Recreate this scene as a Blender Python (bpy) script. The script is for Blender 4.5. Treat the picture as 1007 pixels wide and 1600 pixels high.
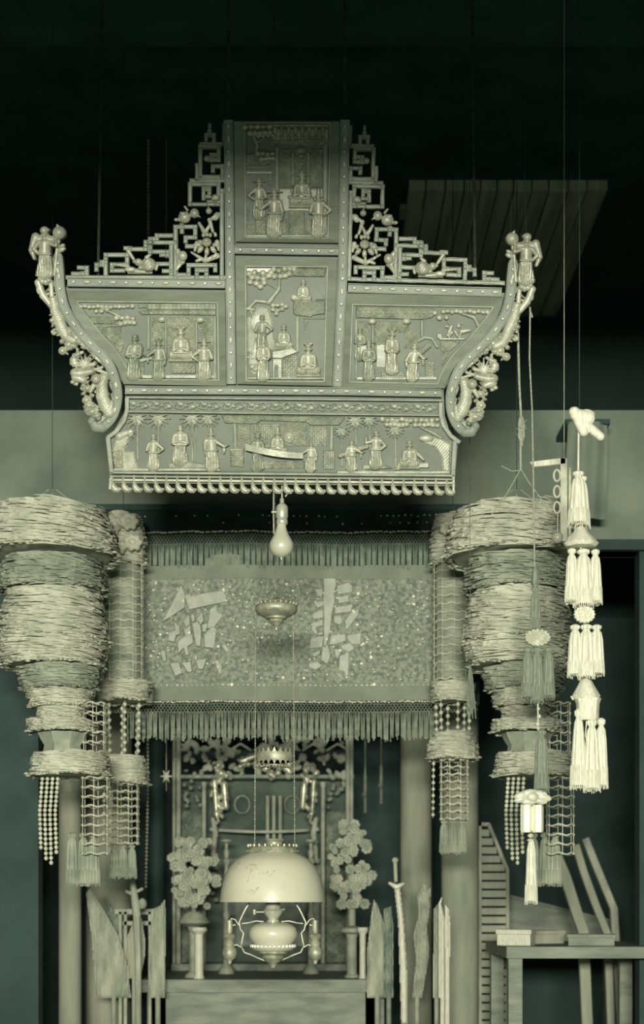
import bpy, math, random
import numpy as np
from mathutils import Vector
random.seed(7); rng = np.random.default_rng(7)
PI = math.pi
for o in list(bpy.data.objects): bpy.data.objects.remove(o)
SC = bpy.context.scene; COL = SC.collection

# ------------------------------------------------------------------ camera (view camera with a raised front)
FPX, CX, HZ, CZ = 2273.0, 503.5, 1400.0, 1.5
cam = bpy.data.cameras.new('camera'); camo = bpy.data.objects.new('camera', cam); COL.objects.link(camo)
camo.location = (0, 0, CZ); camo.rotation_euler = (PI/2, 0, 0)
cam.sensor_fit = 'VERTICAL'; cam.sensor_height = 36; cam.lens = 36*FPX/1600
cam.shift_y = (HZ-800)/1600; cam.clip_start = .05
cam.dof.use_dof = True; cam.dof.focus_distance = 4.95; cam.dof.aperture_fstop = 2.6
SC.camera = camo
# ------------------------------------------------------------------ light
wd = bpy.data.worlds.new('world'); SC.world = wd; wd.use_nodes = True
bg = wd.node_tree.nodes['Background']; bg.inputs[0].default_value = (.74, .88, .74, 1); bg.inputs[1].default_value = .6
def area(name, loc, rot, sx, sy, e, col=(1, .97, .90)):
    l = bpy.data.lights.new(name, 'AREA'); l.shape = 'RECTANGLE'; l.size = sx; l.size_y = sy; l.energy = e; l.color = col
    o = bpy.data.objects.new(name, l); COL.objects.link(o); o.location = loc; o.rotation_euler = rot; return o
area('doorway_daylight', (-.15, -3.0, 2.05), (PI/2, 0, 0), 1.8, .42, 980)
SC.view_settings.view_transform = 'Standard'; SC.view_settings.look = 'None'
SC.view_settings.gamma = 1; SC.view_settings.use_curve_mapping = False; SC.view_settings.exposure = 0.0

# ------------------------------------------------------------------ maps from picture units to metres on a plane at depth D
def W(D):
    s = D/FPX
    return lambda a: np.stack([(a[:, 0]-CX)*s, D-a[:, 2]*s, CZ+(HZ-a[:, 1])*s], 1)
TILT = math.radians(20); PD0 = 5.0; PZ0 = CZ+(HZ-750)/FPX*PD0; TT = math.tan(TILT)
def PANEL(a):      # the carved board hangs leaning forward at its top
    k = (HZ-a[:, 1])/FPX; lam = (PD0-TT*(CZ-PZ0))/(1+TT*k); s = lam/FPX; h = a[:, 2]*s
    return np.stack([(a[:, 0]-CX)*s, lam-h*math.cos(TILT), CZ+k*lam-h*math.sin(TILT)], 1)
def WM(a): return a   # plain metres
def pt(M, u, v, h=0): return tuple(M(np.array([[u, v, h]], float))[0])

# ------------------------------------------------------------------ materials
def lin(c): return tuple(((x/255)/12.92 if x/255 <= .04045 else ((x/255+.055)/1.055)**2.4) for x in c)+(1,)
def mat(name, c, c2=None, scale=20, rough=.7, metal=0, bump=.2, bscale=None, detail=6, stretch=None, kind='noise', ramp=(.35, .65)):
    m = bpy.data.materials.new(name); m.use_nodes = True; N = m.node_tree.nodes; L = m.node_tree.links
    b = N['Principled BSDF']; b.inputs['Roughness'].default_value = rough; b.inputs['Metallic'].default_value = metal
    c2 = c2 or tuple(int(x*.82) for x in c)
    tc = N.new('ShaderNodeTexCoord'); mp = N.new('ShaderNodeMapping'); L.new(tc.outputs['Object'], mp.inputs[0])
    if stretch: mp.inputs['Scale'].default_value = stretch
    if kind == 'voronoi':
        t = N.new('ShaderNodeTexVoronoi'); t.inputs['Scale'].default_value = scale; out = t.outputs['Distance']
    else:
        t = N.new('ShaderNodeTexNoise'); t.inputs['Scale'].default_value = scale; t.inputs['Detail'].default_value = detail; out = t.outputs[0]
    L.new(mp.outputs[0], t.inputs['Vector'])
    r = N.new('ShaderNodeValToRGB'); r.color_ramp.elements[0].position = ramp[0]; r.color_ramp.elements[1].position = ramp[1]
    r.color_ramp.elements[0].color = lin(c2); r.color_ramp.elements[1].color = lin(c)
    L.new(out, r.inputs[0]); L.new(r.outputs[0], b.inputs['Base Color'])
    if bump:
        n2 = N.new('ShaderNodeTexNoise'); n2.inputs['Scale'].default_value = bscale or scale*4; n2.inputs['Detail'].default_value = 4
        L.new(mp.outputs[0], n2.inputs['Vector'])
        bp = N.new('ShaderNodeBump'); bp.inputs['Strength'].default_value = bump; bp.inputs['Distance'].default_value = .004
        L.new(n2.outputs[0], bp.inputs['Height']); L.new(bp.outputs[0], b.inputs['Normal'])
    return m
M = dict(
 wood=mat('carved_wood', (121, 130, 110), (100, 110, 92), 9, .55, 0, .25, 60),
 moulding=mat('plain_moulding', (112, 120, 98), (97, 105, 86), 6, .5, 0, .2, 40, stretch=(1, 1, 6)),
 board=mat('back_board', (102, 110, 91), (88, 97, 80), 8, .6, 0, .2, 50),
 relief=mat('gilt_relief', (150, 154, 130), (118, 126, 105), 30, .45, .1, .25, 120),
 fret=mat('fret_wood', (142, 148, 125), (116, 124, 104), 22, .5, 0, .25, 90),
 pale=mat('worn_gilding', (172, 174, 148), (140, 145, 122), 34, .4, .1, .2, 110),
 boss=mat('boss_gilding', (176, 178, 152), (150, 154, 130), 30, .4, .1, .1),
 dark=mat('dark_wood', (40, 66, 56), (28, 52, 44), 5, .75, 0, .3, 30, stretch=(1, .2, 1)),  # shared dark tone for walls, trim, wires and battens
 ceil=mat('unlit_ceiling', (48, 84, 74), (34, 66, 58), 4, .85, 0, .2, 30),  # dark tone stands in for the unlit part of the ceiling
 plank=mat('lit_ceiling_plank', (196, 206, 170), (150, 165, 132), 4, .8, 0, .3, 30, stretch=(6, .4, 1)),  # paled so the right-hand boards look lit; the light is in the colour
 plaster=mat('stained_plaster', (126, 136, 114), (88, 102, 86), 2.6, .9, 0, .3, 30, detail=9, ramp=(.3, .7)),
 backwall=mat('dim_back_wall', (50, 70, 58), (36, 56, 46), 2.2, .9, 0, .3, 20),
 floor=mat('floor_stone', (100, 104, 86), (70, 78, 66), 3, .8, 0, .2),
 darkcloth=mat('dark_cloth', (30, 52, 44), (18, 38, 32), 12, .9, 0, .3, 80),
 cloth=mat('embroidered_cloth', (136, 142, 119), (88, 102, 84), 60, .7, 0, .6, 120, detail=8, ramp=(.38, .6)),
 plaincloth=mat('plain_band_cloth', (122, 131, 109), (108, 118, 98), 8, .8, 0, .2),
 applique=mat('satin_applique', (150, 155, 130), (130, 137, 114), 25, .45, 0, .15),
 thread=mat('fringe_thread', (140, 147, 122), (100, 112, 92), 30, .8, 0, 0, stretch=(8, 1, 1)),
 darkthread=mat('dark_fringe_thread', (124, 133, 110), (90, 104, 84), 30, .8, 0, 0),
 spangle=mat('glass_spangle', (240, 240, 212), (220, 220, 190), 30, .2, 0, 0),
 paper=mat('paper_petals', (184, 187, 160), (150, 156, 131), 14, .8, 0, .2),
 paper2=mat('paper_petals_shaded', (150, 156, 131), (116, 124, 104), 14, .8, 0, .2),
 white=mat('white_silk', (206, 206, 180), (182, 184, 158), 30, .6, 0, .25, 120, stretch=(5, 5, 1)),
 bead=mat('pale_bead', (190, 192, 163), (162, 166, 140), 30, .35, 0, 0),
 rope=mat('twisted_rope', (160, 164, 138), (126, 132, 110), 160, .9, 0, .5, 300),
 greytassel=mat('grey_tassel_silk', (128, 136, 114), (104, 113, 95), 40, .8, 0, .3, 160, stretch=(6, 6, 1)),
 brass=mat('aged_brass', (168, 168, 140), (124, 130, 106), 40, .5, .35, .15),
 bronze=mat('dark_bronze', (96, 106, 88), (60, 74, 60), 40, .35, .6, .15),
 socket=mat('nickel_socket', (190, 192, 168), (165, 168, 145), 30, .3, .4, 0),
 shade=mat('opal_glass', (190, 190, 162), (181, 182, 155), 6, .25, 0, 0),
 leafpaint=mat('painted_leaf', (176, 177, 149), (160, 162, 135), 30, .4, 0, 0),
 bulb=mat('frosted_bulb', (190, 192, 165), (178, 181, 156), 5, .22, .15, 0),
 gilt=mat('shrine_gilding', (205, 205, 172), (120, 126, 104), 26, .3, .35, .3),
 shrine=mat('shrine_wood', (128, 136, 114), (78, 94, 78), 16, .6, 0, .4, 60),
 baypanel=mat('bay_panel_wood', (84, 98, 80), (54, 70, 58), 8, .8, 0, .3),
 shrinelight=mat('shrine_column_wood', (158, 163, 138), (124, 132, 110), 16, .6, 0, .3, 60),
 flower=mat('paper_flower', (168, 172, 146), (128, 136, 114), 20, .8, 0, .2),
 pillar=mat('painted_pillar', (160, 164, 137), (124, 132, 110), 3, .8, 0, .2, stretch=(3, 3, .6)),
 board2=mat('processional_board', (168, 172, 145), (124, 132, 110), 9, .7, 0, .2, stretch=(3, 3, .8)),
 tablew=mat('altar_table_wood', (128, 136, 112), (92, 104, 84), 6, .6, 0, .3, stretch=(1, 4, 4)),
)
mg = bpy.data.materials.new('lantern_glass'); mg.use_nodes = True
b_ = mg.node_tree.nodes['Principled BSDF']; b_.inputs['Base Color'].default_value = lin((214, 216, 188)); b_.inputs['Roughness'].default_value = .25
M['glass'] = mg

# ------------------------------------------------------------------ mesh collecting
class MB:
    def __init__(s): s.V = []; s.F = []; s.n = 0
    def add(s, v, f):
        v = np.asarray(v, float); k = s.n; s.V.append(v); s.n += len(v)
        s.F += [tuple(i+k for i in q) for q in f]; return s
    def box(s, u0, u1, v0, v1, h0, h1, bev=0):
        if bev <= 0:
            return s.add([(u0, v0, h0), (u1, v0, h0), (u1, v1, h0), (u0, v1, h0), (u0, v0, h1), (u1, v0, h1), (u1, v1, h1), (u0, v1, h1)],
                  [(0, 1, 2, 3), (7, 6, 5, 4), (0, 4, 5, 1), (1, 5, 6, 2), (2, 6, 7, 3), (3, 7, 4, 0)])
        return s.prism([(u0, v0), (u1, v0), (u1, v1), (u0, v1)], h0, h1, bev)
    def prism(s, p, h0, h1, bev=0, flat=None):
        n = len(p); p = [tuple(q) for q in p]; cu = sum(q[0] for q in p)/n; cv = sum(q[1] for q in p)/n
        rings = [(p, h0), (p, h1-bev)]
        if bev > 0:
            ins = []
            for i in range(n):
                a, b, c = p[i-1], p[i], p[(i+1) % n]
                d1 = np.array([b[0]-a[0], b[1]-a[1]]); d2 = np.array([c[0]-b[0], c[1]-b[1]])
                d1 = d1/(np.linalg.norm(d1)+1e-9); d2 = d2/(np.linalg.norm(d2)+1e-9)
                ar = 1 if sum(p[j-1][0]*p[j][1]-p[j][0]*p[j-1][1] for j in range(n)) > 0 else -1
                n1 = np.array([-d1[1], d1[0]])*ar; n2 = np.array([-d2[1], d2[0]])*ar; nn = n1+n2; nn = nn/max(.5, np.dot(nn, nn)/1)*1.0*1
                ins.append((b[0]+nn[0]*bev*1.0, b[1]+nn[1]*bev*1.0))
            rings.append((ins, h1))
        V = [(q[0], q[1], h) for r, h in rings for q in r]; F = []
        for k in range(len(rings)-1):
            for i in range(n): j = (i+1) % n; F.append((k*n+i, k*n+j, (k+1)*n+j, (k+1)*n+i))
        F.append(tuple(range((len(rings)-1)*n, len(rings)*n))); F.append(tuple(range(n))[::-1])
        return s.add(V, F)
    def lathe(s, cu, ch, prof, seg=20, rip=0, nr=8, ph=0, a0=0, a1=2*PI, sq=1):
        V = []; F = []; full = abs(a1-a0-2*PI) < 1e-6; m = seg if full else seg+1
        for (r, v) in prof:
            for i in range(m):
                a = a0+(a1-a0)*i/seg; rr = r*(1+rip*math.sin(nr*a+ph)); V.append((cu+rr*math.cos(a), v, ch+sq*rr*math.sin(a)))
        for k in range(len(prof)-1):
            for i in range(seg):
                j = (i+1) % m; F.append((k*m+i, k*m+j, (k+1)*m+j, (k+1)*m+i))
        if full:
            if prof[0][0] > .01: F.append(tuple(range(m)))
            if prof[-1][0] > .01: F.append(tuple((len(prof)-1)*m+i for i in range(m)))
        return s.add(V, F)
    def tube(s, pts, r, seg=6, cap=True):
        P = [np.array(p, float) for p in pts]; n = len(P); V = []; F = []
        rs = r if hasattr(r, '__len__') else [r]*n; up = None
        for i in range(n):
            t = P[min(i+1, n-1)]-P[max(i-1, 0)]; t = t/(np.linalg.norm(t)+1e-9)
            if up is None: up = np.array([0, 0, 1.]) if abs(t[2]) < .9 else np.array([1., 0, 0])
            a = np.cross(t, up); a /= np.linalg.norm(a)+1e-9; b = np.cross(a, t); up = b
            for k in range(seg):
                th = 2*PI*k/seg; V.append(P[i]+rs[i]*(a*math.cos(th)+b*math.sin(th)))
        for i in range(n-1):
            for k in range(seg): j = (k+1) % seg; F.append((i*seg+k, i*seg+j, (i+1)*seg+j, (i+1)*seg+k))
        if cap: F.append(tuple(range(seg))[::-1]); F.append(tuple((n-1)*seg+k for k in range(seg)))
        return s.add(V, F)
    def ball(s, u, v, h, r, rv=None, seg=8, rings=5, rh=None):
        rv = rv or r; rh = rh or r; V = [(u, v-rv, h)]; F = []
        for i in range(1, rings):
            a = PI*i/rings
            for k in range(seg): t = 2*PI*k/seg; V.append((u+r*math.sin(a)*math.cos(t), v-rv*math.cos(a), h+rh*math.sin(a)*math.sin(t)))
        V.append((u, v+rv, h)); L = len(V)-1
        for k in range(seg): j = (k+1) % seg; F.append((0, 1+j, 1+k)); F.append((L, 1+(rings-2)*seg+k, 1+(rings-2)*seg+j))
        for i in range(rings-2):
            for k in range(seg): j = (k+1) % seg; F.append((1+i*seg+k, 1+i*seg+j, 1+(i+1)*seg+j, 1+(i+1)*seg+k))
        return s.add(V, F)
    def sheet(s, fn, nu, nv, th=0):      # fn(a,b) -> (u,v,h)
        V = [fn(i/nu, j/nv) for j in range(nv+1) for i in range(nu+1)]; F = [(j*(nu+1)+i, j*(nu+1)+i+1, (j+1)*(nu+1)+i+1, (j+1)*(nu+1)+i) for j in range(nv) for i in range(nu)]
        if th:
            n = len(V); V = V+[(a, b, c-th) for a, b, c in V]; F = F+[tuple(i+n for i in q)[::-1] for q in F]
            for i in range(nu): F.append((i, i+1, n+i+1, n+i)); q = nv*(nu+1); F.append((q+i+1, q+i, n+q+i, n+q+i+1))
            for j in range(nv): a = j*(nu+1); b = a+nu+1; F.append((b, a, n+a, n+b)); F.append((a+nu, b+nu, n+b+nu, n+a+nu))
        return s.add(V, F)

def rootloc(p):
    while p is not None and p.parent is not None: p = p.parent
    return p.location if p is not None else Vector((0, 0, 0))
def obj(name, mb, m, parent=None, mp=WM, smooth=True, label=None, kind=None, origin=None):
    V = mp(np.concatenate(mb.V)) if mb.n else np.zeros((0, 3))
    L = rootloc(parent) if parent is not None else Vector(origin or (0, 0, 0))
    V = V-np.array(L[:])
    me = bpy.data.meshes.new(name); me.from_pydata(V.tolist(), [], mb.F)
    me.materials.append(M[m] if isinstance(m, str) else m); me.validate()
    if smooth:
        me.polygons.foreach_set('use_smooth', [True]*len(me.polygons))
        try: me.set_sharp_from_angle(angle=math.radians(38))
        except Exception: pass
    o = bpy.data.objects.new(name, me); COL.objects.link(o)
    if parent is not None: o.parent = parent
    else: o.location = L
    if label: o['label'] = label
    if kind: o['kind'] = kind
    return o
def thing(name, label, cat, loc=(0, 0, 0), group=None):
    o = bpy.data.objects.new(name, None); o.empty_display_size = .05; COL.objects.link(o); o.location = loc
    o['label'] = label; o['category'] = cat
    if group: o['group'] = group
    return o
def tag(o, label, cat, group=None):
    o['label'] = label; o['category'] = cat
    if group: o['group'] = group
    return o
def dup(o, parent=None):
    c = o.copy(); COL.objects.link(c)
    if parent is not None: c.parent = parent
    for ch in [x for x in o.children]: dup(ch, c)
    return c

# ------------------------------------------------------------------ carved relief: a height field cut to the outline of its shapes
def E(cx, cy, rx, ry, H=3, L=0, rot=0, tex=None): return ('E', cx, cy, rx, ry, H, L, rot, tex)
def C(x0, y0, r0, x1, y1, r1, H=3, L=0, tex=None): return ('C', x0, y0, r0, x1, y1, r1, H, L, tex)
def G(p, H=3, L=0, bev=1.5, tex=None, groove=0): return ('G', p, H, L, bev, tex, groove)
def R(x0, y0, x1, y1, H=3, L=0, bev=1.2, tex=None, groove=0): return G([(x0, y0), (x1, y0), (x1, y1), (x0, y1)], H, L, bev, tex, groove)
def t_scroll(X, Y): return 1.5*np.sin(X*.92+1.8*np.sin(Y*.5))*np.sin(Y*.92+1.8*np.sin(X*.45))
def t_lattice(X, Y): return -1.6*((np.abs(((X+Y) % 7)-3.5) > 1.0) & (np.abs(((X-Y) % 7)-3.5) > 1.0))+.6*np.sin(X*.9)*np.sin(Y*.9)
def t_tile(X, Y): return .9*np.abs(np.sin(X*PI/6.4))+.5*np.sin(Y*.9)
def t_fold(X, Y): return .55*np.sin(X*1.7+.8*np.sin(Y*.25))
def t_scale(X, Y): return .8*np.abs(np.sin(X*.95+Y*.5))*np.abs(np.sin(Y*.95-X*.5))
def t_vein(X, Y): return .4*np.sin(X*1.3+Y*1.1)
def bbox(p):
    if p[0] == 'E': r = max(p[3], p[4]) if p[7] else 0; rx = r or p[3]; ry = r or p[4]; return p[1]-rx, p[2]-ry, p[1]+rx, p[2]+ry
    if p[0] == 'C': return min(p[1]-p[3], p[4]-p[6]), min(p[2]-p[3], p[5]-p[6]), max(p[1]+p[3], p[4]+p[6]), max(p[2]+p[3], p[5]+p[6])
    xs = [q[0] for q in p[1]]; ys = [q[1] for q in p[1]]; return min(xs), min(ys), max(xs), max(ys)
def mirp(u, v):
    c = 449-.0115*(v-190); u2 = 2*c-u; return u2, v+.0135*(u2-u)
def mirror(prims):
    out = []
    for p in prims:
        if p[0] == 'E': a, b = mirp(p[1], p[2]); out.append(('E', a, b)+p[3:7]+(-p[7], p[8]))
        elif p[0] == 'C': a, b = mirp(p[1], p[2]); c, d = mirp(p[4], p[5]); out.append(('C', a, b, p[3], c, d)+p[6:])
        else: out.append(('G', [mirp(*q) for q in p[1]])+p[2:])
    return out
def relief(name, prims, m, parent, step=.8, back=-1, h0=0, double=False, mp=PANEL, label=None, **kw):
    bb = [bbox(p) for p in prims]; x0 = min(b[0] for b in bb)-step; y0 = min(b[1] for b in bb)-step
    x1 = max(b[2] for b in bb)+step; y1 = max(b[3] for b in bb)+step
    nx = int((x1-x0)/step)+2; ny = int((y1-y0)/step)+2
    xs = x0+step*np.arange(nx); ys = y0+step*np.arange(ny); H = np.full((ny, nx), -1e6)
    for p, b in zip(prims, bb):
        i0 = max(0, int((b[0]-x0)/step)-1); i1 = min(nx, int((b[2]-x0)/step)+3); j0 = max(0, int((b[1]-y0)/step)-1); j1 = min(ny, int((b[3]-y0)/step)+3)
        X, Y = np.meshgrid(xs[i0:i1], ys[j0:j1]); tex = None
        if p[0] == 'E':
            _, cx, cy, rx, ry, hh, L, rot, tex = p; c, s = math.cos(rot), math.sin(rot)
            a = ((X-cx)*c+(Y-cy)*s)/rx; d = (-(X-cx)*s+(Y-cy)*c)/ry; q = a*a+d*d; h = L+hh*np.sqrt(np.clip(1-q, 0, 1)); mk = q < 1
        elif p[0] == 'C':
            _, a0, b0, r0, a1, b1, r1, hh, L, tex = p; dx, dy = a1-a0, b1-b0; l2 = dx*dx+dy*dy+1e-9
            t = np.clip(((X-a0)*dx+(Y-b0)*dy)/l2, 0, 1); r = r0+(r1-r0)*t; q = ((X-a0-t*dx)**2+(Y-b0-t*dy)**2)/(r*r); h = L+hh*np.sqrt(np.clip(1-q, 0, 1)); mk = q < 1
        else:
            _, P, hh, L, bev, tex, gr = p; n = len(P); inside = np.zeros(X.shape, bool); D = np.full(X.shape, 1e9)
            for i in range(n):
                (ax, ay), (bx, by) = P[i-1], P[i]
                if ay != by: c = ((ay > Y) != (by > Y)) & (X < (bx-ax)*(Y-ay)/(by-ay)+ax); inside ^= c
                dx, dy = bx-ax, by-ay; t = np.clip(((X-ax)*dx+(Y-ay)*dy)/(dx*dx+dy*dy+1e-9), 0, 1)
                D = np.minimum(D, np.hypot(X-ax-t*dx, Y-ay-t*dy))
            h = L+hh*np.clip(D/bev, .25, 1); mk = inside
            if gr: h = np.where(D > gr, h-1.6, h)
        if tex is not None: h = h+tex(X, Y)
        sub = H[j0:j1, i0:i1]; H[j0:j1, i0:i1] = np.where(mk, np.maximum(sub, h), sub)
    ok = H > -1e5; cell = ok[:-1, :-1] & ok[1:, :-1] & ok[:-1, 1:] & ok[1:, 1:]
    X, Y = np.meshgrid(xs, ys); N = nx*ny; idx = np.arange(N).reshape(ny, nx)
    top = np.stack([X.ravel(), Y.ravel(), np.where(ok, H, 0).ravel()+h0], 1)
    a, b, c, d = idx[:-1, :-1], idx[:-1, 1:], idx[1:, 1:], idx[1:, :-1]
    Q = [np.stack([a[cell], d[cell], c[cell], b[cell]], 1)]
    if double:
        bot = top.copy(); bot[:, 2] = 2*(h0+back)-top[:, 2]; Q.append(np.stack([a[cell], b[cell], c[cell], d[cell]], 1)+N)
    else:
        bot = top.copy(); bot[:, 2] = h0+back
    cp = np.pad(cell, 1)
    up = cell & ~cp[:-2, 1:-1]; dn = cell & ~cp[2:, 1:-1]; lf = cell & ~cp[1:-1, :-2]; rt = cell & ~cp[1:-1, 2:]
    for mk, (p, q) in ((up, (a, b)), (dn, (c, d)), (lf, (d, a)), (rt, (b, c))):
        Q.append(np.stack([p[mk], q[mk], q[mk]+N, p[mk]+N], 1))
    Q = np.concatenate(Q); V = np.concatenate([top, bot]); use = np.unique(Q); rm = np.zeros(len(V), int); rm[use] = np.arange(len(use))
    mb = MB(); mb.V = [V[use]]; mb.n = len(use); mb.F = rm[Q].tolist()
    o = obj(name, mb, m, parent, mp, smooth=True, label=label, **kw)
    return o

# ------------------------------------------------------------------ carved figures as relief shapes
def fig(cx, top, bot, face=1, arm='fold', hat='round', lean=0, L=1.5, wide=1.0):
    h = bot-top; k = h*wide; hx = cx+lean*h; ch = top+.16*h; P = []
    P.append(C(cx-.02*k, bot-.06*h, .17*k, cx+lean*h*.4, top+.50*h, .125*k, .12*h, L, t_fold))      # robe skirt
    P.append(G([(cx-.19*k, bot), (cx-.15*k, bot-.25*h), (cx+.15*k, bot-.25*h), (cx+.19*k, bot)], .06*h, L, 2, t_fold))
    P.append(C(cx+lean*h*.4, top+.52*h, .125*k, hx, top+.33*h, .125*k, .14*h, L+.5))                  # chest
    P.append(C(hx-.11*k, top+.31*h, .06*k, hx+.11*k, top+.31*h, .06*k, .12*h, L+.5))                  # shoulders
    P.append(C(hx, top+.27*h, .05*k, hx, ch, .05*k, .10*h, L+1))
    P.append(E(hx, ch, .070*h, .088*h, .11*h, L+1.5))                                                # head
    P.append(E(hx+face*.022*h, ch+.01*h, .014*h, .026*h, .03*h, L+1.2+.11*h))                          # nose
    P.append(E(hx+face*.02*h, ch+.07*h, .035*h, .05*h, .06*h, L+2))                                    # beard
    P.append(E(hx-.075*h, ch, .016*h, .03*h, .05*h, L+1.5)); P.append(E(hx+.075*h, ch, .016*h, .03*h, .05*h, L+1.5))
    P.append(C(cx-.13*k, bot-.01*h, .035*h, cx-.03*k, bot-.01*h, .035*h, .08*h, L+1)); P.append(C(cx+.04*k, bot-.01*h, .035*h, cx+.14*k, bot-.01*h, .035*h, .08*h, L+1))
    P.append(C(cx-.13*k+lean*h*.4, top+.55*h, .022*h, cx+.13*k+lean*h*.4, top+.55*h, .022*h, .03*h, L+.13*h))   # belt
    if hat == 'round': P.append(E(hx, ch-.065*h, .078*h, .055*h, .13*h, L+1.6))
    if hat == 'wing':
        P += [E(hx, ch-.07*h, .07*h, .06*h, .12*h, L+1.5), E(hx+.0*h, ch-.12*h, .045*h, .04*h, .09*h, L+1.5), C(hx-.17*h, ch-.06*h, .018*h, hx+.17*h, ch-.06*h, .018*h, .06*h, L+1.5)]
    if hat == 'tall': P += [C(hx, ch-.06*h, .065*h, hx, ch-.15*h, .045*h, .12*h, L+1.5), E(hx, ch-.19*h, .03*h, .03*h, .09*h, L+1.5)]
    if hat == 'plume': P += [E(hx, ch-.06*h, .07*h, .05*h, .12*h, L+1.5), E(hx-.06*h, ch-.11*h, .04*h, .035*h, .08*h, L+2), E(hx+.06*h, ch-.11*h, .04*h, .035*h, .08*h, L+2), E(hx, ch-.13*h, .03*h, .03*h, .09*h, L+2)]
    sh = top+.34*h
    if arm == 'fold':
        for s in (-1, 1): P += [C(hx+s*.13*k, sh, .055*k, cx+s*.15*k, top+.50*h, .06*k, .13*h, L+1), C(cx+s*.15*k, top+.50*h, .06*k, cx+s*.02*k+face*.04*k, top+.46*h, .045*k, .14*h, L+2)]
        P.append(C(cx+face*.04*k, top+.48*h, .05*k, cx+face*.05*k, top+.62*h, .04*k, .12*h, L+2, t_fold))
    if arm == 'out':
        P += [C(hx+face*.12*k, sh, .055*k, cx+face*.28*k, top+.46*h, .05*k, .13*h, L+1), C(cx+face*.28*k, top+.46*h, .035*k, cx+face*.38*k, top+.42*h, .02*k, .11*h, L+1.5),
              C(cx+face*.27*k, top+.47*h, .05*k, cx+face*.27*k, top+.62*h, .03*k, .08*h, L+1, t_fold),
              C(hx-face*.13*k, sh, .055*k, cx-face*.17*k, top+.52*h, .055*k, .12*h, L+1), C(cx-face*.17*k, top+.52*h, .05*k, cx-face*.15*k, top+.68*h, .035*k, .09*h, L+1, t_fold)]
    if arm == 'up':
        P += [C(hx+face*.12*k, sh, .05*k, cx+face*.25*k, top+.38*h, .045*k, .13*h, L+1), C(cx+face*.25*k, top+.38*h, .045*k, cx+face*.24*k, top+.2*h, .03*k, .12*h, L+1.5),
              C(hx-face*.13*k, sh, .055*k, cx-face*.22*k, top+.45*h, .05*k, .12*h, L+1), C(cx-face*.22*k, top+.45*h, .05*k, cx-face*.12*k, top+.55*h, .04*k, .11*h, L+1.5)]
    if arm == 'hip':
        P += [C(hx+face*.12*k, sh, .055*k, cx+face*.27*k, top+.46*h, .045*k, .12*h, L+1), C(cx+face*.27*k, top+.46*h, .045*k, cx+face*.13*k, top+.58*h, .03*k, .12*h, L+1.5),
              C(hx-face*.13*k, sh, .055*k, cx-face*.18*k, top+.5*h, .055*k, .12*h, L+1)]
    return P
def sitfig(cx, top, bot, face=1, hat='round', L=1.5):
    h = bot-top; P = [p for p in fig(cx, top, top+h*1.35, face, 'fold', hat, 0, L, .95)][2:]
    P = [p for p in P if bbox(p)[3] < bot+1]
    P += [C(cx-.2*h, bot-.2*h, .15*h, cx+.2*h, bot-.2*h, .15*h, .16*h, L, t_fold), G([(cx-.36*h, bot), (cx-.28*h, bot-.3*h), (cx+.28*h, bot-.3*h), (cx+.36*h, bot)], .08*h, L, 2, t_fold)]
    return P
def cluster(pts, r=4.6, H=4.5, L=2): return [E(x, y, r*random.uniform(.9, 1.1), r*random.uniform(.85, 1.05), H, L+random.uniform(0, 1.2)) for x, y in pts]
def cloud(x0, y0, x1, y1, r=4.6, dens=1.0, H=4.5, L=2):
    out = []; nx = max(2, int((x1-x0)/(r*1.5))); ny = max(1, int((y1-y0)/(r*1.4)))
    for j in range(ny):
        w = 1-.35*j/max(1, ny)
        for i in range(nx):
            t = (i+.5*(j % 2))/(nx-.5); x = (x0+x1)/2+(t-.5)*(x1-x0)*w; out.append((x, y0+(j+.5)*(y1-y0)/ny+random.uniform(-1, 1)))
    return cluster(out, r, H, L)
def fan(cx, cy, r, a0, a1, n, w=2.2, H=2.5, L=2, r0=1):
    return [C(cx+r0*math.cos(a), cy+r0*math.sin(a), w*.8, cx+r*math.cos(a), cy+r*math.sin(a), .7, H, L+.6*(i % 2)) for i, a in enumerate(np.linspace(a0, a1, n))]
def bars(segs, s=1.0, ox=0, oy=0, w=11, H=4.5, L=0):      # fretwork bars from end points; each is grooved down its middle
    P = []
    for pl in segs:
        for (x0, y0), (x1, y1) in zip(pl, pl[1:]):
            a, b, c, d = min(x0, x1)-w, min(y0, y1)-w, max(x0, x1)+w, max(y0, y1)+w
            P.append(R(ox+a/s, oy+b/s, ox+c/s, oy+d/s, H, L+random.uniform(0, .7), .9, None, 2.0))
    return P

# ------------------------------------------------------------------ the setting
def sbox(name, x0, x1, y0, y1, z0, z1, m, parent=None, kind='structure', label=None):
    mb = MB(); mb.add([(x, y, z) for z in (z0, z1) for y in (y0, y1) for x in (x0, x1)], [(0, 1, 3, 2), (4, 6, 7, 5), (0, 4, 5, 1), (2, 3, 7, 6), (0, 2, 6, 4), (1, 5, 7, 3)])
    return obj(name, mb, m, parent, WM, smooth=False, kind=kind, label=label)
def X(u, D): return (u-CX)*D/FPX
def Z(v, D): return CZ+(HZ-v)*D/FPX
CEZ = 5.2
sbox('floor', -3.2, 3.2, .7, 9.4, -.1, 0, 'floor')
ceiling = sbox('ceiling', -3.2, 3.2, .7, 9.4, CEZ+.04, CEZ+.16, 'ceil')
sbox('wall_back', -3.2, 3.2, 9.25, 9.4, 0, CEZ+.04, 'backwall')
sbox('wall_left', -3.3, -3.0, .7, 9.4, 0, CEZ+.04, 'dark')
sbox('wall_right', 3.0, 3.3, .7, 9.4, 0, CEZ+.04, 'dark')
sbox('wall_front_unseen', -3.3, 3.3, .7, .85, 2.865, CEZ+.04, 'dark')  # out of view; lower edge set to shade the top of the carved board
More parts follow.
